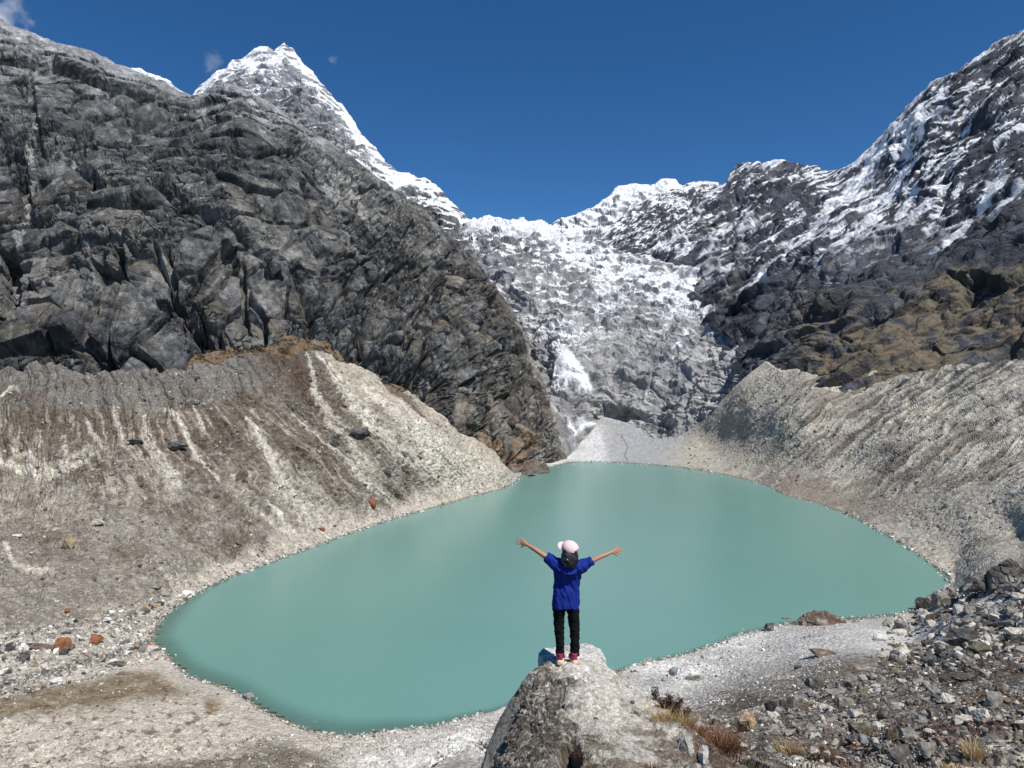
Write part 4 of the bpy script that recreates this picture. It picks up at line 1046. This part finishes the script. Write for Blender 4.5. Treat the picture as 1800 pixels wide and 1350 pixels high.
for zi, z in enumerate(Z):
    in_frame = (z['x'] > 5) & (z['x'] < 1795) & (z['y'] < 1345) & ~((z['x'] > 850) & (z['x'] < 1200) & (z['y'] > 1225 ))
    for k_ in np.nonzero(in_frame & ~z['ins'])[0]: allw.append((z['w'][k_], zi, k_))
allw.sort(reverse=True)
single = {}
lab_of = {}; seen_l = set()
for w_, zi, k_ in allw[:210]:
    z = Z[zi]; tn = z['tones'][z['tone'][k_]]; sz_ = 'largest ' if w_ > 30 else 'large ' if w_ > 24 else 'middling ' if w_ > 17 else 'small '
    lab = sz_ + {'rust': 'rusty', 'blue': 'blue grey'}.get(tn, tn) + ' boulder ' + where_is(z['x'][k_], z['y'][k_])
    if lab in seen_l: continue            # would not single it out: it stays in the rubble
    seen_l.add(lab); lab_of[(zi, k_)] = lab; single.setdefault(zi, set()).add(k_)
adj = {'pale': 'pale', 'white': 'white', 'grey': 'grey', 'dark': 'dark', 'rust': 'rusty', 'tan': 'tan', 'brown': 'brown', 'olive': 'olive', 'blue': 'blue grey'}
for zi, z in enumerate(Z):
    n_ = len(z['x']); ok = ~z['ins']
    km = z['p'][:, 1] / F; S_ = z['w'] * km
    Rm_ = quat_rows(z['r'], n_, .35)
    sc3 = np.stack([S_, S_ * z['r'].uniform(.6, 1, n_), S_ * z['r'].uniform(.55, .95, n_)], 1)
    vv, tt_, cc = [], [], []; base_i = 0
    pr = z['r'].integers(0, len(PROTO), n_)
    jit = z['r'].uniform(.7, 1.25, n_)
    sing = single.get(zi, set())
    for pi in range(len(PROTO)):
        ids = np.array([i for i in np.nonzero((pr == pi) & ok)[0] if i not in sing], int)
        if not len(ids): continue
        V, T = PROTO[pi]
        W = np.einsum('nij,nvj->nvi', Rm_[ids], V[None] * sc3[ids][:, None, :]) + z['p'][ids][:, None, :] + np.array((0, 0, 1)) * (sc3[ids][:, 2] * .14)[:, None, None]
        vv.append(W.reshape(-1, 3)); tt_.append((T[None] + (np.arange(len(ids)) * len(V))[:, None, None] + base_i).reshape(-1, 3))
        tc_ = np.array([TONES[z['tones'][q]] for q in z['tone'][ids]]) * jit[ids][:, None]
        cc.append(np.repeat(tc_, len(V), 0)); base_i += len(ids) * len(V)
    o = raw_mesh('rubble', np.concatenate(vv), np.concatenate(tt_), np.concatenate(cc), M_stone, kind='stuff')
    o['label'] = {'left slope': 'countless small stones scattered over the left slope', 'stream bed': 'pale stones covering the stream bed left of the lake',
        'right scree': 'countless small stones on the grey scree to the right', 'gravel beach': 'white gravel covering the near beach', 'near slope': 'broken stones covering the lower right slope',
        'rocky bank': 'heaped broken rock above the right lake corner', 'sandy fan': 'small stones on the sandy ground at lower left', 'waterline': 'stones lining the edge of the water'}[z['zone']]
    for i in sing:
        tn = z['tones'][z['tone'][i]]
        bi = int(pr[i]) % len(BIG); key = (bi, tn)
        if key not in mesh_cache: mesh_cache[key] = rock_object(*BIG[bi], tn).data
        b_ = bpy.data.objects.new('boulder', mesh_cache[key]); C.objects.link(b_)
        b_.scale = (sc3[i] * 1.05).tolist(); b_.rotation_euler = Matrix(Rm_[i].tolist()).to_euler()
        b_.location = (z['p'][i] + np.array((0, 0, sc3[i][2] * .14))).tolist()
        lab = lab_of[(zi, i)]
        tag(b_, lab, 'boulder', {'left slope': 'boulders on the left slope', 'stream bed': 'boulders by the stream', 'right scree': 'boulders on the right scree', 'gravel beach': 'stones on the gravel beach', 'near slope': 'boulders on the stony slope', 'rocky bank': 'boulders on the right bank', 'sandy fan': 'stones on the sandy ground', 'waterline': 'stones at the water edge'}[z['zone']])
#@@PLANTS
# ================================================================== PLANTS
def leaf_mat(name, col, var=.35):
    return plain_mat(name, col, .85, var, 25, .1, .004, .15)
M_grass = leaf_mat('dry_grass', (.42, .30, .14)); M_rustgrass = leaf_mat('rusty_grass', (.20, .095, .045)); M_blond = leaf_mat('blond_grass', (.60, .48, .28))
M_shrub = leaf_mat('shrub_leaf', (.045, .020, .016)); M_twig = leaf_mat('twig', (.06, .04, .03)); M_heath = leaf_mat('heath', (.085, .045, .03)); M_green = leaf_mat('dull_green', (.12, .12, .05))

def blades(n, rad, hgt, wid, seed, lean=.6, segs=3):
    r = np.random.default_rng(seed); V = []; Q = []
    a = r.uniform(0, 2 * np.pi, n); rr = rad * np.sqrt(r.uniform(0, 1, n)) * .8
    for i in range(n):
        x0, y0 = rr[i] * math.cos(a[i]), rr[i] * math.sin(a[i])
        h = hgt * r.uniform(.45, 1.1); ln = lean * h * r.uniform(.2, 1.1); b = a[i] + r.normal(0, .6)
        dx, dy = math.cos(b) * ln, math.sin(b) * ln; c_ = r.uniform(0, np.pi)
        wx, wy = math.cos(c_) * wid * .5, math.sin(c_) * wid * .5
        base = len(V)
        for k in range(segs + 1):
            t = k / segs; z = h * (t - .25 * lean * t * t); q = 1 - t * .9
            V.append((x0 + dx * t * t - wx * q, y0 + dy * t * t - wy * q, z)); V.append((x0 + dx * t * t + wx * q, y0 + dy * t * t + wy * q, z))
            if k: j = base + 2 * k; Q.append((j - 2, j - 1, j + 1, j))
    return np.array(V, np.float32), np.array(Q, np.int32)

def clump(px_, py_, wpx, hpx, n, mat, label, seed, S=None, name='grass_tuft', cat='grass tuft', lean=.8, bw=.010, under=None):
    p = surf(S or GND, px_, py_ + hpx * .3); k = p.y / F
    V, Q = blades(n, wpx * k * .5, hpx * k * 1.1, bw * p.y / 8, seed, lean)
    o = raw_mesh(name, V, Q, None, mat); o.location = p - Vector((0, 0, .02))
    return tag(o, label, cat)
clump(1168, 1264, 60, 30, 260, M_grass, 'golden dry grass tuft under the dark shrub', 1, MND, bw=.006)
clump(1202, 1268, 44, 26, 200, M_grass, 'golden grass tuft right of the dark shrub', 2, MND, bw=.006)
clump(1268, 1300, 95, 40, 900, M_rustgrass, 'wide rusty brown grass clump at the bottom right of the rock hump', 3, MND, bw=.006, name='grass_clump')
clump(1235, 1262, 50, 22, 240, M_rustgrass, 'rusty grass at the upper end of the wide brown clump', 4, MND, bw=.006)
clump(1390, 1312, 60, 26, 260, M_grass, 'dry yellow grass tuft left of the leaning slab at the bottom', 5, GND)
clump(1707, 1322, 34, 42, 260, M_blond, 'blond upright grass tuft at the lower right', 6, GND, bw=.012, lean=.45)
clump(1340, 1338, 80, 20, 300, M_rustgrass, 'low rusty grass at the bottom edge right of the wide clump', 7, GND)
clump(1672, 1340, 40, 22, 160, M_grass, 'dry grass at the bottom edge left of the blond tuft', 8, GND)
clump(1024, 1322, 34, 30, 200, M_heath, 'dark brown plant growing on the front of the rock hump', 9, MND, 'low_plant', 'plant', bw=.006)
clump(1008, 1330, 20, 24, 120, M_heath, 'dark brown plant beside the hollow of the rock hump', 10, MND, 'low_plant', 'plant', bw=.006)
clump(1150, 1345, 40, 20, 160, M_rustgrass, 'brown plant between two pale boulders at the bottom edge', 11, MND, 'low_plant', 'plant', bw=.006)
clump(1082, 1186, 26, 14, 26, M_blond, 'few pale grass blades on the right side behind the white boulder', 12, MND, bw=.004, lean=1.1)
clump(1098, 1206, 16, 12, 26, M_green, 'short green and pale grass on the right edge of the hump', 13, MND, bw=.004)
clump(939, 1178, 5, 24, 4, M_twig, 'two thin dark grass stalks left of the person', 14, MND, bw=.003, lean=.2)

def twigs(n, rad, hgt, seed, spread=.5):
    """branching stems with small leaves: returns stems and leaves as two meshes"""
    r = np.random.default_rng(seed); SV, SQ, LV, LQ = [], [], [], []
    for i in range(n):
        a = r.uniform(0, 2 * np.pi); d0 = rad * r.uniform(0, .4); p = np.array([math.cos(a) * d0, math.sin(a) * d0, 0.])
        dirv = np.array([math.cos(a) * spread * r.uniform(.2, 1), math.sin(a) * spread * r.uniform(.2, 1), 1.]); dirv /= np.linalg.norm(dirv)
        L = hgt * r.uniform(.6, 1.05); m = 7; w0 = .004
        prev = None
        for k in range(m + 1):
            q = p + dirv * L * k / m + r.normal(0, .004, 3); ww = w0 * (1 - .6 * k / m)
            ring = [q + ww * np.array((math.cos(b), math.sin(b), 0)) for b in (0, 2.1, 4.2)]
            b0 = len(SV); SV += ring
            if k:
                for e in range(3): SQ.append((b0 - 3 + e, b0 - 3 + (e + 1) % 3, b0 + (e + 1) % 3, b0 + e))
            if k > 1:
                for _ in range(9):
                    c = q + r.normal(0, .014, 3); u = r.normal(size=3); u /= np.linalg.norm(u); v = np.cross(u, r.normal(size=3)); v /= np.linalg.norm(v)
                    s_ = r.uniform(.006, .013); b1 = len(LV)
                    LV += [c - u * s_, c - v * s_ * .45, c + u * s_, c + v * s_ * .45]; LQ.append((b1, b1 + 1, b1 + 2, b1 + 3))
    return np.array(SV), np.array(SQ), np.array(LV), np.array(LQ)
def shrub(px_, py_, n, rad, hgt, seed, label, S, spread=.6, lm=None):
    p = surf(S, px_, py_)
    e = bpy.data.objects.new('shrub', None); C.objects.link(e); e.location = p - Vector((0, 0, .02))
    SV, SQ, LV, LQ = twigs(n, rad, hgt, seed, spread)
    a = raw_mesh('stem', SV, SQ, None, M_twig); b_ = raw_mesh('foliage', LV, LQ, None, lm or M_shrub)
    a.parent = e; b_.parent = e
    return tag(e, label, 'shrub')
shrub(1150, 1236, 7, .05, .20, 21, 'taller dark sprig standing up at the left of the low shrub', MND, .25)
shrub(1176, 1252, 46, .22, .17, 22, 'low dark red brown shrub on the right shoulder of the rock hump', MND, .9)
shrub(1200, 1252, 30, .2, .13, 23, 'dark end of the low shrub towards the gravel beach', MND, .9)
# heath creeping over the near slope
r = np.random.default_rng(55); VV, QQ, bi = [], [], 0
pts = []
while len(pts) < 900:
    x, y = r.uniform(1240, 1800), r.uniform(1130, 1345)
    if y < 1300 - (x - 1240) * .28: continue
    if nz2(np.array([x]), np.array([y]), 45, 61)[0] + .35 * math.exp(-((x - 1740) / 90) ** 2 - ((y - 1180) / 35) ** 2) < .10: continue
    pts.append((x, y))
pts = np.array(pts); pp, _, ii, _ = ground_at(pts[:, 0], pts[:, 1])
for i in range(len(pts)):
    k = pp[i, 1] / F
    V, Q = blades(26, k * r.uniform(5, 12), k * r.uniform(2.5, 5), k * .9, 1000 + i, 1.2, 2)
    VV.append(V + pp[i]); QQ.append(Q + bi); bi += len(V)
o = raw_mesh('ground_heath', np.concatenate(VV), np.concatenate(QQ), None, M_heath, kind='stuff'); o['label'] = 'rusty brown heath creeping over the stony slope at the lower right'

# ================================================================== PERSON
M_skin = plain_mat('skin', (.43, .215, .13), .55, .12, 20, .1, .002, .4)
M_shirt = plain_mat('blue_shirt', (.003, .018, .19), .8, .25, 9, .3, .01, .25)
M_trous = plain_mat('black_trousers', (.006, .006, .007), .95, .3, 12, .3, .008, .15)
M_hair = plain_mat('black_hair', (.012, .010, .009), .38, .4, 60, .5, .004, .6)
M_cap = plain_mat('pink_cap', (.84, .58, .58), .85, .06, 40, .15, .002, .2)
M_shoe = plain_mat('magenta_shoe', (.32, .03, .10), .6, .5, 40, .3, .003, .3)
M_sole = plain_mat('cream_sole', (.78, .58, .36), .7, .08, 30, .1, .002, .3)

def tube(bm, pts, rad, seg=16):
    """loft of ellipses: rad = (side radius, depth radius) or one number"""
    P_ = [Vector(p) for p in pts]; rings = []
    n_ = len(P_)
    for i in range(n_):
        d_ = (P_[min(i + 1, n_ - 1)] - P_[max(i - 1, 0)]).normalized()
        ref = Vector((0, 1, 0)) if abs(d_.y) < .9 else Vector((0, 0, 1))
        a_ = d_.cross(ref).normalized(); b_ = a_.cross(d_).normalized()
        ra, rb = rad[i] if isinstance(rad[i], tuple) else (rad[i], rad[i])
        rings.append([bm.verts.new(P_[i] + a_ * ra * math.cos(2 * math.pi * k / seg) + b_ * rb * math.sin(2 * math.pi * k / seg)) for k in range(seg)])
    for i in range(n_ - 1):
        for k in range(seg):
            bm.faces.new((rings[i][k], rings[i][(k + 1) % seg], rings[i + 1][(k + 1) % seg], rings[i + 1][k]))
    bm.faces.new(list(reversed(rings[0]))); bm.faces.new(rings[-1])
    return rings
def ell(bm, c, r3, rot=None):
    m = Matrix.Translation(Vector(c)) @ (rot.to_4x4() if rot else Matrix.Identity(4)) @ Matrix.Diagonal((*r3, 1))
    bmesh.ops.create_uvsphere(bm, u_segments=20, v_segments=12, radius=1, matrix=m)

def fused(name, bm, mat, voxel=.006, smooth=6, push=None, parent=None, sf=.5):
    bmesh.ops.recalc_face_normals(bm, faces=bm.faces)
    me = bpy.data.meshes.new(name); bm.to_mesh(me); bm.free()
    o = bpy.data.objects.new(name, me); C.objects.link(o)
    m = o.modifiers.new('fuse', 'REMESH'); m.mode = 'VOXEL'; m.voxel_size = voxel
    if smooth: q = o.modifiers.new('soft', 'SMOOTH'); q.factor = sf; q.iterations = smooth
    dg = bpy.context.evaluated_depsgraph_get(); dg.update()
    me2 = bpy.data.meshes.new_from_object(o.evaluated_get(dg))
    o.modifiers.clear(); o.data = me2; bpy.data.meshes.remove(me); me2.name = name
    if push:
        co = np.empty(len(me2.vertices) * 3, np.float32); me2.vertices.foreach_get('co', co); co = co.reshape(-1, 3)
        no = np.array([v.normal[:] for v in me2.vertices], np.float32)
        co = push(co, no); me2.vertices.foreach_set('co', co.astype(np.float32).ravel()); me2.update()
    me2.materials.clear(); me2.materials.append(mat)
    me2.polygons.foreach_set('use_smooth', np.ones(len(me2.polygons), bool))
    if parent: o.parent = parent
    return o

Df = 9.42; mm = Df / F
foot = Vector(((999 - 900) * mm, Df, H - (1163 - 675) * mm))
person = bpy.data.objects.new('person', None); C.objects.link(person); person.location = foot
tag(person, 'person seen from behind with arms spread wide, in blue t-shirt, black trousers and pink cap', 'person')
X = lambda px_: (px_ - 999) * mm
Zc = lambda py_: (1163 - py_) * mm
# --- body
bm = bmesh.new()
hc = Vector((.010, -.065, 1.435))                          # head centre
up_v = Vector((.20, -.36, .9)).normalized(); fw = Vector((-.72, .62, 0)); fw = (fw - up_v * fw.dot(up_v)).normalized(); rt = fw.cross(up_v).normalized()
HR = Matrix((rt, fw, up_v)).transposed()
hp = lambda x, y, z: hc + HR @ Vector((x, y, z))
ell(bm, hc, (.072, .09, .095), HR)
ell(bm, hp(0, .02, -.05), (.052, .066, .062), HR)          # jaw
ell(bm, hp(0, .098, -.015), (.012, .018, .02), HR)         # nose
ell(bm, hp(0, .09, -.052), (.022, .01, .008), HR)          # lips
for sx in (-1, 1): ell(bm, hp(sx * .074, -.005, -.01), (.010, .018, .028), HR)
tube(bm, [(0, -.06, 1.18), (.002, -.065, 1.29), (.008, -.07, 1.39)], [.050, .044, .045])
tube(bm, [(-.025, .01, .66), (-.025, .015, .80), (-.015, .035, .95), (-.005, -.005, 1.10), (0, -.045, 1.20), (0, -.055, 1.25)],
     [(.120, .075), (.120, .075), (.10, .06), (.115, .06), (.125, .055), (.07, .04)], 24)
def arm(bm, sh, el, wr, k=1.0):
    sh, el, wr = Vector(sh), Vector(el), Vector(wr)
    tube(bm, [sh, sh.lerp(el, .5), el], [.040, .035, .029], 14)
    tube(bm, [el, el.lerp(wr, .35), wr], [.029, .0285, .019], 14)
    ell(bm, el, (.03, .03, .03))
def hand(bm, wr, d, nrm, side, curls, L=.165, K=1.0):
    """palm, four unequal fingers and a thumb leaving the side of the palm"""
    d = Vector(d).normalized(); nrm = Vector(nrm); nrm = (nrm - d * nrm.dot(d)).normalized(); s_ = d.cross(nrm).normalized() * side
    wr0 = Vector(wr); old_v = set(bm.verts); wr = wr0.copy()
    rot = Matrix((s_, nrm, d)).transposed()
    ell(bm, wr + d * .042, (.036, .013, .048), rot); ell(bm, wr + d * .062, (.038, .012, .025), rot)
    tube(bm, [wr - d * .02, wr + d * .02], [(.020, .018), (.026, .015)], 12)
    for j, (off, ln, ang) in enumerate(((.029, .066, .36), (.010, .075, .12), (-.011, .070, -.12), (-.029, .055, -.38))):
        b0 = wr + d * (.080 - abs(off) * .35) + s_ * off; dd = (d * math.cos(ang) + s_ * math.sin(ang)).normalized(); c_ = curls[j]
        p1 = b0 + dd * ln * .45; p2 = p1 + (dd * math.cos(c_) + nrm * math.sin(c_)) * ln * .32; p3 = p2 + (dd * math.cos(c_ * 1.8) + nrm * math.sin(c_ * 1.8)) * ln * .26
        tube(bm, [b0 - dd * .015, b0, p1, p2, p3], [.0085, .0088, .0080, .0073, .0058], 10); ell(bm, p3, (.0058,) * 3)
    t0 = wr + d * .022 + s_ * .024; td = (d * .62 + s_ * .78 + nrm * .1).normalized(); t1 = t0 + td * .036; t2 = t1 + (td + d * .25).normalized() * .026
    tube(bm, [t0 - td * .012, t0, t1, t2], [.012, .0125, .0095, .0072], 10); ell(bm, t2, (.0072,) * 3)
    for v in bm.verts:
        if v not in old_v: v.co = wr0 + (v.co - wr0) * K
LS, LE, LW = (-.125, -.045, 1.235), (X(943), .075, Zc(968)), (X(924.5), .15, Zc(959.5))
LE = (X(941), .03, Zc(967)); LW = (X(926), .10, Zc(960))
RS, RE, RW = (.135, -.045, 1.215), (X(1056), .03, Zc(979.5)), (X(1078), .09, Zc(973))
arm(bm, LS, LE, LW); arm(bm, RS, RE, RW)
hand(bm, LW, Vector((X(905) - X(924.5), .05, Zc(951) - Zc(959.5))), (.25, .75, -.1), 1, (.12, .1, .15, .25))
hand(bm, RW, Vector((X(1097) - X(1079), .05, Zc(969) - Zc(973))), (-.25, .75, -.1), -1, (.1, .15, .2, .3))
for hx, kx, ax, kz in ((X(984), X(984.5), X(984), .37), (X(1006), X(1009), X(1010), .37)):
    tube(bm, [(hx, 0, .74), (kx, -.005, kz), (ax, .0, .07)], [.055, .036, .028], 14)
    tube(bm, [(ax, -.035, .045), (ax - .01, .04, .04), (ax - .02, .13, .03)], [.03, .034, .026], 12)
body = fused('body', bm, M_skin, .0042, 2, parent=person, sf=.35)
for sx in (-1, 1):
    bm = bmesh.new(); ell(bm, hp(sx * .028, .081, .002), (.011, .008, .009), HR)
    me = bpy.data.meshes.new('eye'); bm.to_mesh(me); bm.free(); o = bpy.data.objects.new('eye', me); C.objects.link(o); o.parent = person
    me.materials.append(M_hair)
# --- t-shirt
bm = bmesh.new()
tube(bm, [(X(995), -.005, Zc(1068)), (X(995), -.003, Zc(1062)), (X(995.5), .012, Zc(1045)), (X(996.5), .035, Zc(1028)), (X(997.5), .015, Zc(1012)), (X(998.5), -.025, Zc(999)), (X(999), -.05, Zc(989)), (X(1000), -.055, Zc(982)), (X(1000), -.055, Zc(977))],
     [(.172, .126), (.174, .128), (.169, .122), (.166, .114), (.176, .114), (.184, .110), (.165, .092), (.105, .070), (.066, .058)], 32)
def sleeve(bm, a, b_, r0, r1):
    a, b_ = Vector(a), Vector(b_); tube(bm, [a, a.lerp(b_, .5), b_], [r0, (r0 * .55 + r1 * .45), r1], 18)
sleeve(bm, (-.09, -.035, 1.205), (X(959.5), .005, Zc(978.5)), .092, .058)
sleeve(bm, (.10, -.035, 1.19), (X(1041.5), .005, Zc(986)), .092, .058)
def folds(co, no):
    a = fbm(np.stack([co[:, 0] * 1.0 + co[:, 2] * .35, co[:, 1], co[:, 2] * .45], 1) + 9.1, .085, 3, 71)
    sag = np.sin((co[:, 2] + 3.0 * (co[:, 0] + .005) ** 2 * -1.0) * 75 + 1.2) * np.exp(-((co[:, 2] - 1.16) / .06) ** 2) * np.exp(-(co[:, 0] / .12) ** 2) * (co[:, 1] < 0)
    drag = fbm(np.stack([co[:, 0] + .5 * co[:, 2], co[:, 1], co[:, 2] * .2], 1) + 4.4, .05, 2, 74)
    bk = np.clip(-no[:, 1], 0, 1)
    scoop = .026 * np.exp(-((co[:, 2] - 1.150 - 3.2 * co[:, 0] ** 2) / .022) ** 2) * np.exp(-(co[:, 0] / .14) ** 2) + .014 * np.exp(-((co[:, 2] - 1.215 - 2.6 * co[:, 0] ** 2) / .016) ** 2) * np.exp(-(co[:, 0] / .12) ** 2)
    return co + no * (a * .032 + drag * .014)[:, None] + np.array((0, -1, 0)) * (scoop * bk)[:, None]
shirt = fused('shirt', bm, M_shirt, .007, 5, folds, person)
# --- trousers
bm = bmesh.new()
tube(bm, [(X(995), 0, .665), (X(995), 0, .73), (X(995), 0, .84)], [(.142, .095), (.156, .104), (.135, .095)], 28)
for pts_, rr_ in (([(X(982.5), 0, .70), (X(982.5), 0, .52), (X(983.5), -.006, .37), (X(984.5), -.004, .2), (X(984.5), 0, .075)], [(.080, .10), .073, .060, .056, .055]),
                  ([(X(1007), 0, .70), (X(1008.5), 0, .52), (X(1010.5), -.006, .37), (X(1011), -.004, .2), (X(1010), 0, .075)], [(.080, .10), .073, .060, .056, .055])):
    tube(bm, pts_, rr_, 20)
def tfold(co, no):
    a = fbm(np.stack([co[:, 0], co[:, 1], co[:, 2] * 1.6], 1) + 2.2, .09, 3, 81)
    hem = np.sin(co[:, 2] * 150) * np.exp(-((co[:, 2] - .12) / .06) ** 2)
    return co + no * (a * .022 + hem * .003)[:, None]
fused('trousers', bm, M_trous, .007, 3, tfold, person)
# --- shoes (upper > sole)
for ax, turn in ((X(985), -.18), (X(1008.5), .12)):
    R2 = Matrix.Rotation(turn, 3, 'Z')
    q3 = lambda x, y, z: Vector((ax, 0, 0)) + R2 @ Vector((x, y, z))
    bm = bmesh.new()
    tube(bm, [q3(0, -.075, .058), q3(0, -.03, .062), q3(0, .05, .052), q3(-.002, .12, .042), q3(-.004, .16, .036)], [(.030, .034), (.038, .042), (.044, .036), (.045, .026), (.030, .018)], 18)
    tube(bm, [q3(0, -.035, .06), q3(0, -.04, .125)], [(.038, .045), (.040, .048)], 18)
    up_ = fused('shoe', bm, M_shoe, .005, 3, parent=person)
    bm = bmesh.new()
    tube(bm, [q3(0, -.10, .018), q3(0, -.05, .018), q3(0, .05, .016), q3(0, .13, .016), q3(0, .175, .020)], [(.028, .028), (.043, .030), (.045, .026), (.050, .022), (.026, .016)], 18)
    fused('sole', bm, M_sole, .005, 2, parent=up_)
# --- hair
bm = bmesh.new()
ell(bm, hp(0, -.008, .005), (.084, .096, .090), HR)
tube(bm, [(X(1000), -.09, 1.44), (X(1000), -.12, 1.38), (X(1000), -.145, 1.32), (X(1001), -.16, 1.27), (X(1002), -.17, 1.235)], [(.088, .07), (.108, .064), (.112, .052), (.088, .034), (.035, .014)], 26)
def strands(co, no):
    ang = np.arctan2(co[:, 1], co[:, 0] - .01)
    a = fbm(np.stack([co[:, 0] + .12 * np.sin(co[:, 2] * 9), co[:, 2] * .22, co[:, 1]], 1), .03, 3, 91)
    rag = fbm(np.stack([ang * .8, 0 * ang, 0 * ang], 1), .08, 2, 93) * sstep(1.30, 1.22, co[:, 2])
    out = co + no * (a * .016)[:, None]; out[:, 2] -= rag * .06; return out
fused('hair', bm, M_hair, .006, 3, strands, person)
# --- cap: crown, brim, button
cc0 = hp(0, -.004, .028)
bm = bmesh.new(); bmesh.ops.create_uvsphere(bm, u_segments=36, v_segments=20, radius=1)
bmesh.ops.delete(bm, geom=[v for v in bm.verts if v.co.z < -.12], context='VERTS')
for v in list(bm.verts):                      # strap opening at the back
    if v.co.y < -.5 and abs(v.co.x) < .44 and v.co.z < .34 - (abs(v.co.x) / .44) ** 2 * .3: bm.verts.remove(v)
for v in bm.verts:
    a = math.atan2(v.co.y, v.co.x); se = 1 + .035 * abs(math.sin(3 * a)) ** .5 * (1 - max(0, v.co.z) ** 3) + .02 * math.sin(2 * a + 1) * (1 - abs(v.co.z))
    v.co = cc0 + HR @ Vector((v.co.x * .098 * se, v.co.y * .112 * se, v.co.z * .092 + .004 * math.sin(5 * a) * (1 - v.co.z)))
me = bpy.data.meshes.new('cap'); bm.to_mesh(me); bm.free(); me.materials.append(M_cap)
me.polygons.foreach_set('use_smooth', np.ones(len(me.polygons), bool))
cap = bpy.data.objects.new('cap', me); C.objects.link(cap); cap.parent = person
so_ = cap.modifiers.new('cloth', 'SOLIDIFY'); so_.thickness = .003; so_.offset = 1
bm = bmesh.new(); rows = []
for i in range(13):
    a = math.radians(90 - 66 + i * 11); row = []
    for j in range(6):
        t = j / 5; ex = .070 * (math.sin(math.radians(90 - abs(90 - math.degrees(a)) * 1.02)) ** .55) * t
        x_ = math.cos(a) * (.097 + ex * .35); y_ = math.sin(a) * (.108) + ex
        row.append(bm.verts.new(cc0 + HR @ Vector((x_, y_, -.004 - .22 * abs(math.cos(a)) ** 2 * .09 - t * .008))))
    rows.append(row)
for i in range(12):
    for j in range(5): bm.faces.new((rows[i][j], rows[i + 1][j], rows[i + 1][j + 1], rows[i][j + 1]))
me = bpy.data.meshes.new('brim'); bm.to_mesh(me); bm.free(); me.materials.append(M_cap); me.polygons.foreach_set('use_smooth', np.ones(len(me.polygons), bool))
br = bpy.data.objects.new('brim', me); C.objects.link(br); br.parent = cap; so_ = br.modifiers.new('card', 'SOLIDIFY'); so_.thickness = .004
bm = bmesh.new(); ell(bm, cc0 + HR @ Vector((0, 0, .094)), (.009, .009, .005), HR); me = bpy.data.meshes.new('button'); bm.to_mesh(me); bm.free(); me.materials.append(M_cap)
o = bpy.data.objects.new('button', me); C.objects.link(o); o.parent = cap

# ================================================================== CLOUDS
def cloud(px_, py_, D, wpx, hpx, dens, label, seed, rot=0):
    c = Vector(at(float(px_), float(py_), float(D)).tolist()); k = D / F
    bm = bmesh.new(); bmesh.ops.create_icosphere(bm, subdivisions=3, radius=1)
    me = bpy.data.meshes.new('cloud'); bm.to_mesh(me); bm.free()
    o = bpy.data.objects.new('cloud', me); C.objects.link(o); o.location = c
    o.scale = (wpx * k * .5, wpx * k * .4, hpx * k * .5); o.rotation_euler = (0, rot, 0)
    m = bpy.data.materials.new('cloud'); m.use_nodes = True; n = m.node_tree.nodes; l = m.node_tree.links; n.clear()
    out = n.new('ShaderNodeOutputMaterial'); v = n.new('ShaderNodeVolumePrincipled'); v.inputs['Color'].default_value = (.95, .95, .96, 1); v.inputs['Anisotropy'].default_value = .2
    tc = n.new('ShaderNodeTexCoord'); ln = n.new('ShaderNodeVectorMath'); ln.operation = 'LENGTH'; l.new(tc.outputs['Object'], ln.inputs[0])
    t = n.new('ShaderNodeTexNoise'); t.inputs['Scale'].default_value = 1.6; t.inputs['Detail'].default_value = 5; t.inputs['Roughness'].default_value = .6
    mp = n.new('ShaderNodeMapping'); mp.inputs['Location'].default_value = (seed, seed * .7, 0); l.new(tc.outputs['Object'], mp.inputs[0]); l.new(mp.outputs[0], t.inputs['Vector'])
    ma = n.new('ShaderNodeMath'); ma.operation = 'MULTIPLY_ADD'; ma.inputs[1].default_value = -.55; ma.inputs[2].default_value = .10; l.new(ln.outputs['Value'], ma.inputs[0])
    ad = n.new('ShaderNodeMath'); ad.operation = 'ADD'; l.new(ma.outputs[0], ad.inputs[0]); l.new(t.outputs['Fac'], ad.inputs[1])
    mr = n.new('ShaderNodeMapRange'); mr.inputs[1].default_value = .28; mr.inputs[2].default_value = .6; mr.inputs[3].default_value = 0; mr.inputs[4].default_value = dens
    l.new(ad.outputs[0], mr.inputs[0]); l.new(mr.outputs[0], v.inputs['Density']); l.new(v.outputs[0], out.inputs['Volume'])
    me.materials.append(m); m.cycles.homogeneous_volume = False
    o['kind'] = 'stuff'; o['label'] = label
cloud(2, 45, 690, 170, 150, .16, 'white cloud wisp drifting over the top of the cliff at the left edge', 3.1, .5)
cloud(372, 108, 1500, 60, 60, .022, 'faint cloud wisp left of the snow peak', 5.2, -.7)
cloud(585, 105, 1500, 34, 24, .022, 'tiny cloud puff right of the snow peak', 8.9)
cloud(508, 128, 1400, 60, 44, .03, 'thin mist in front of the face of the snow peak', 12.4)
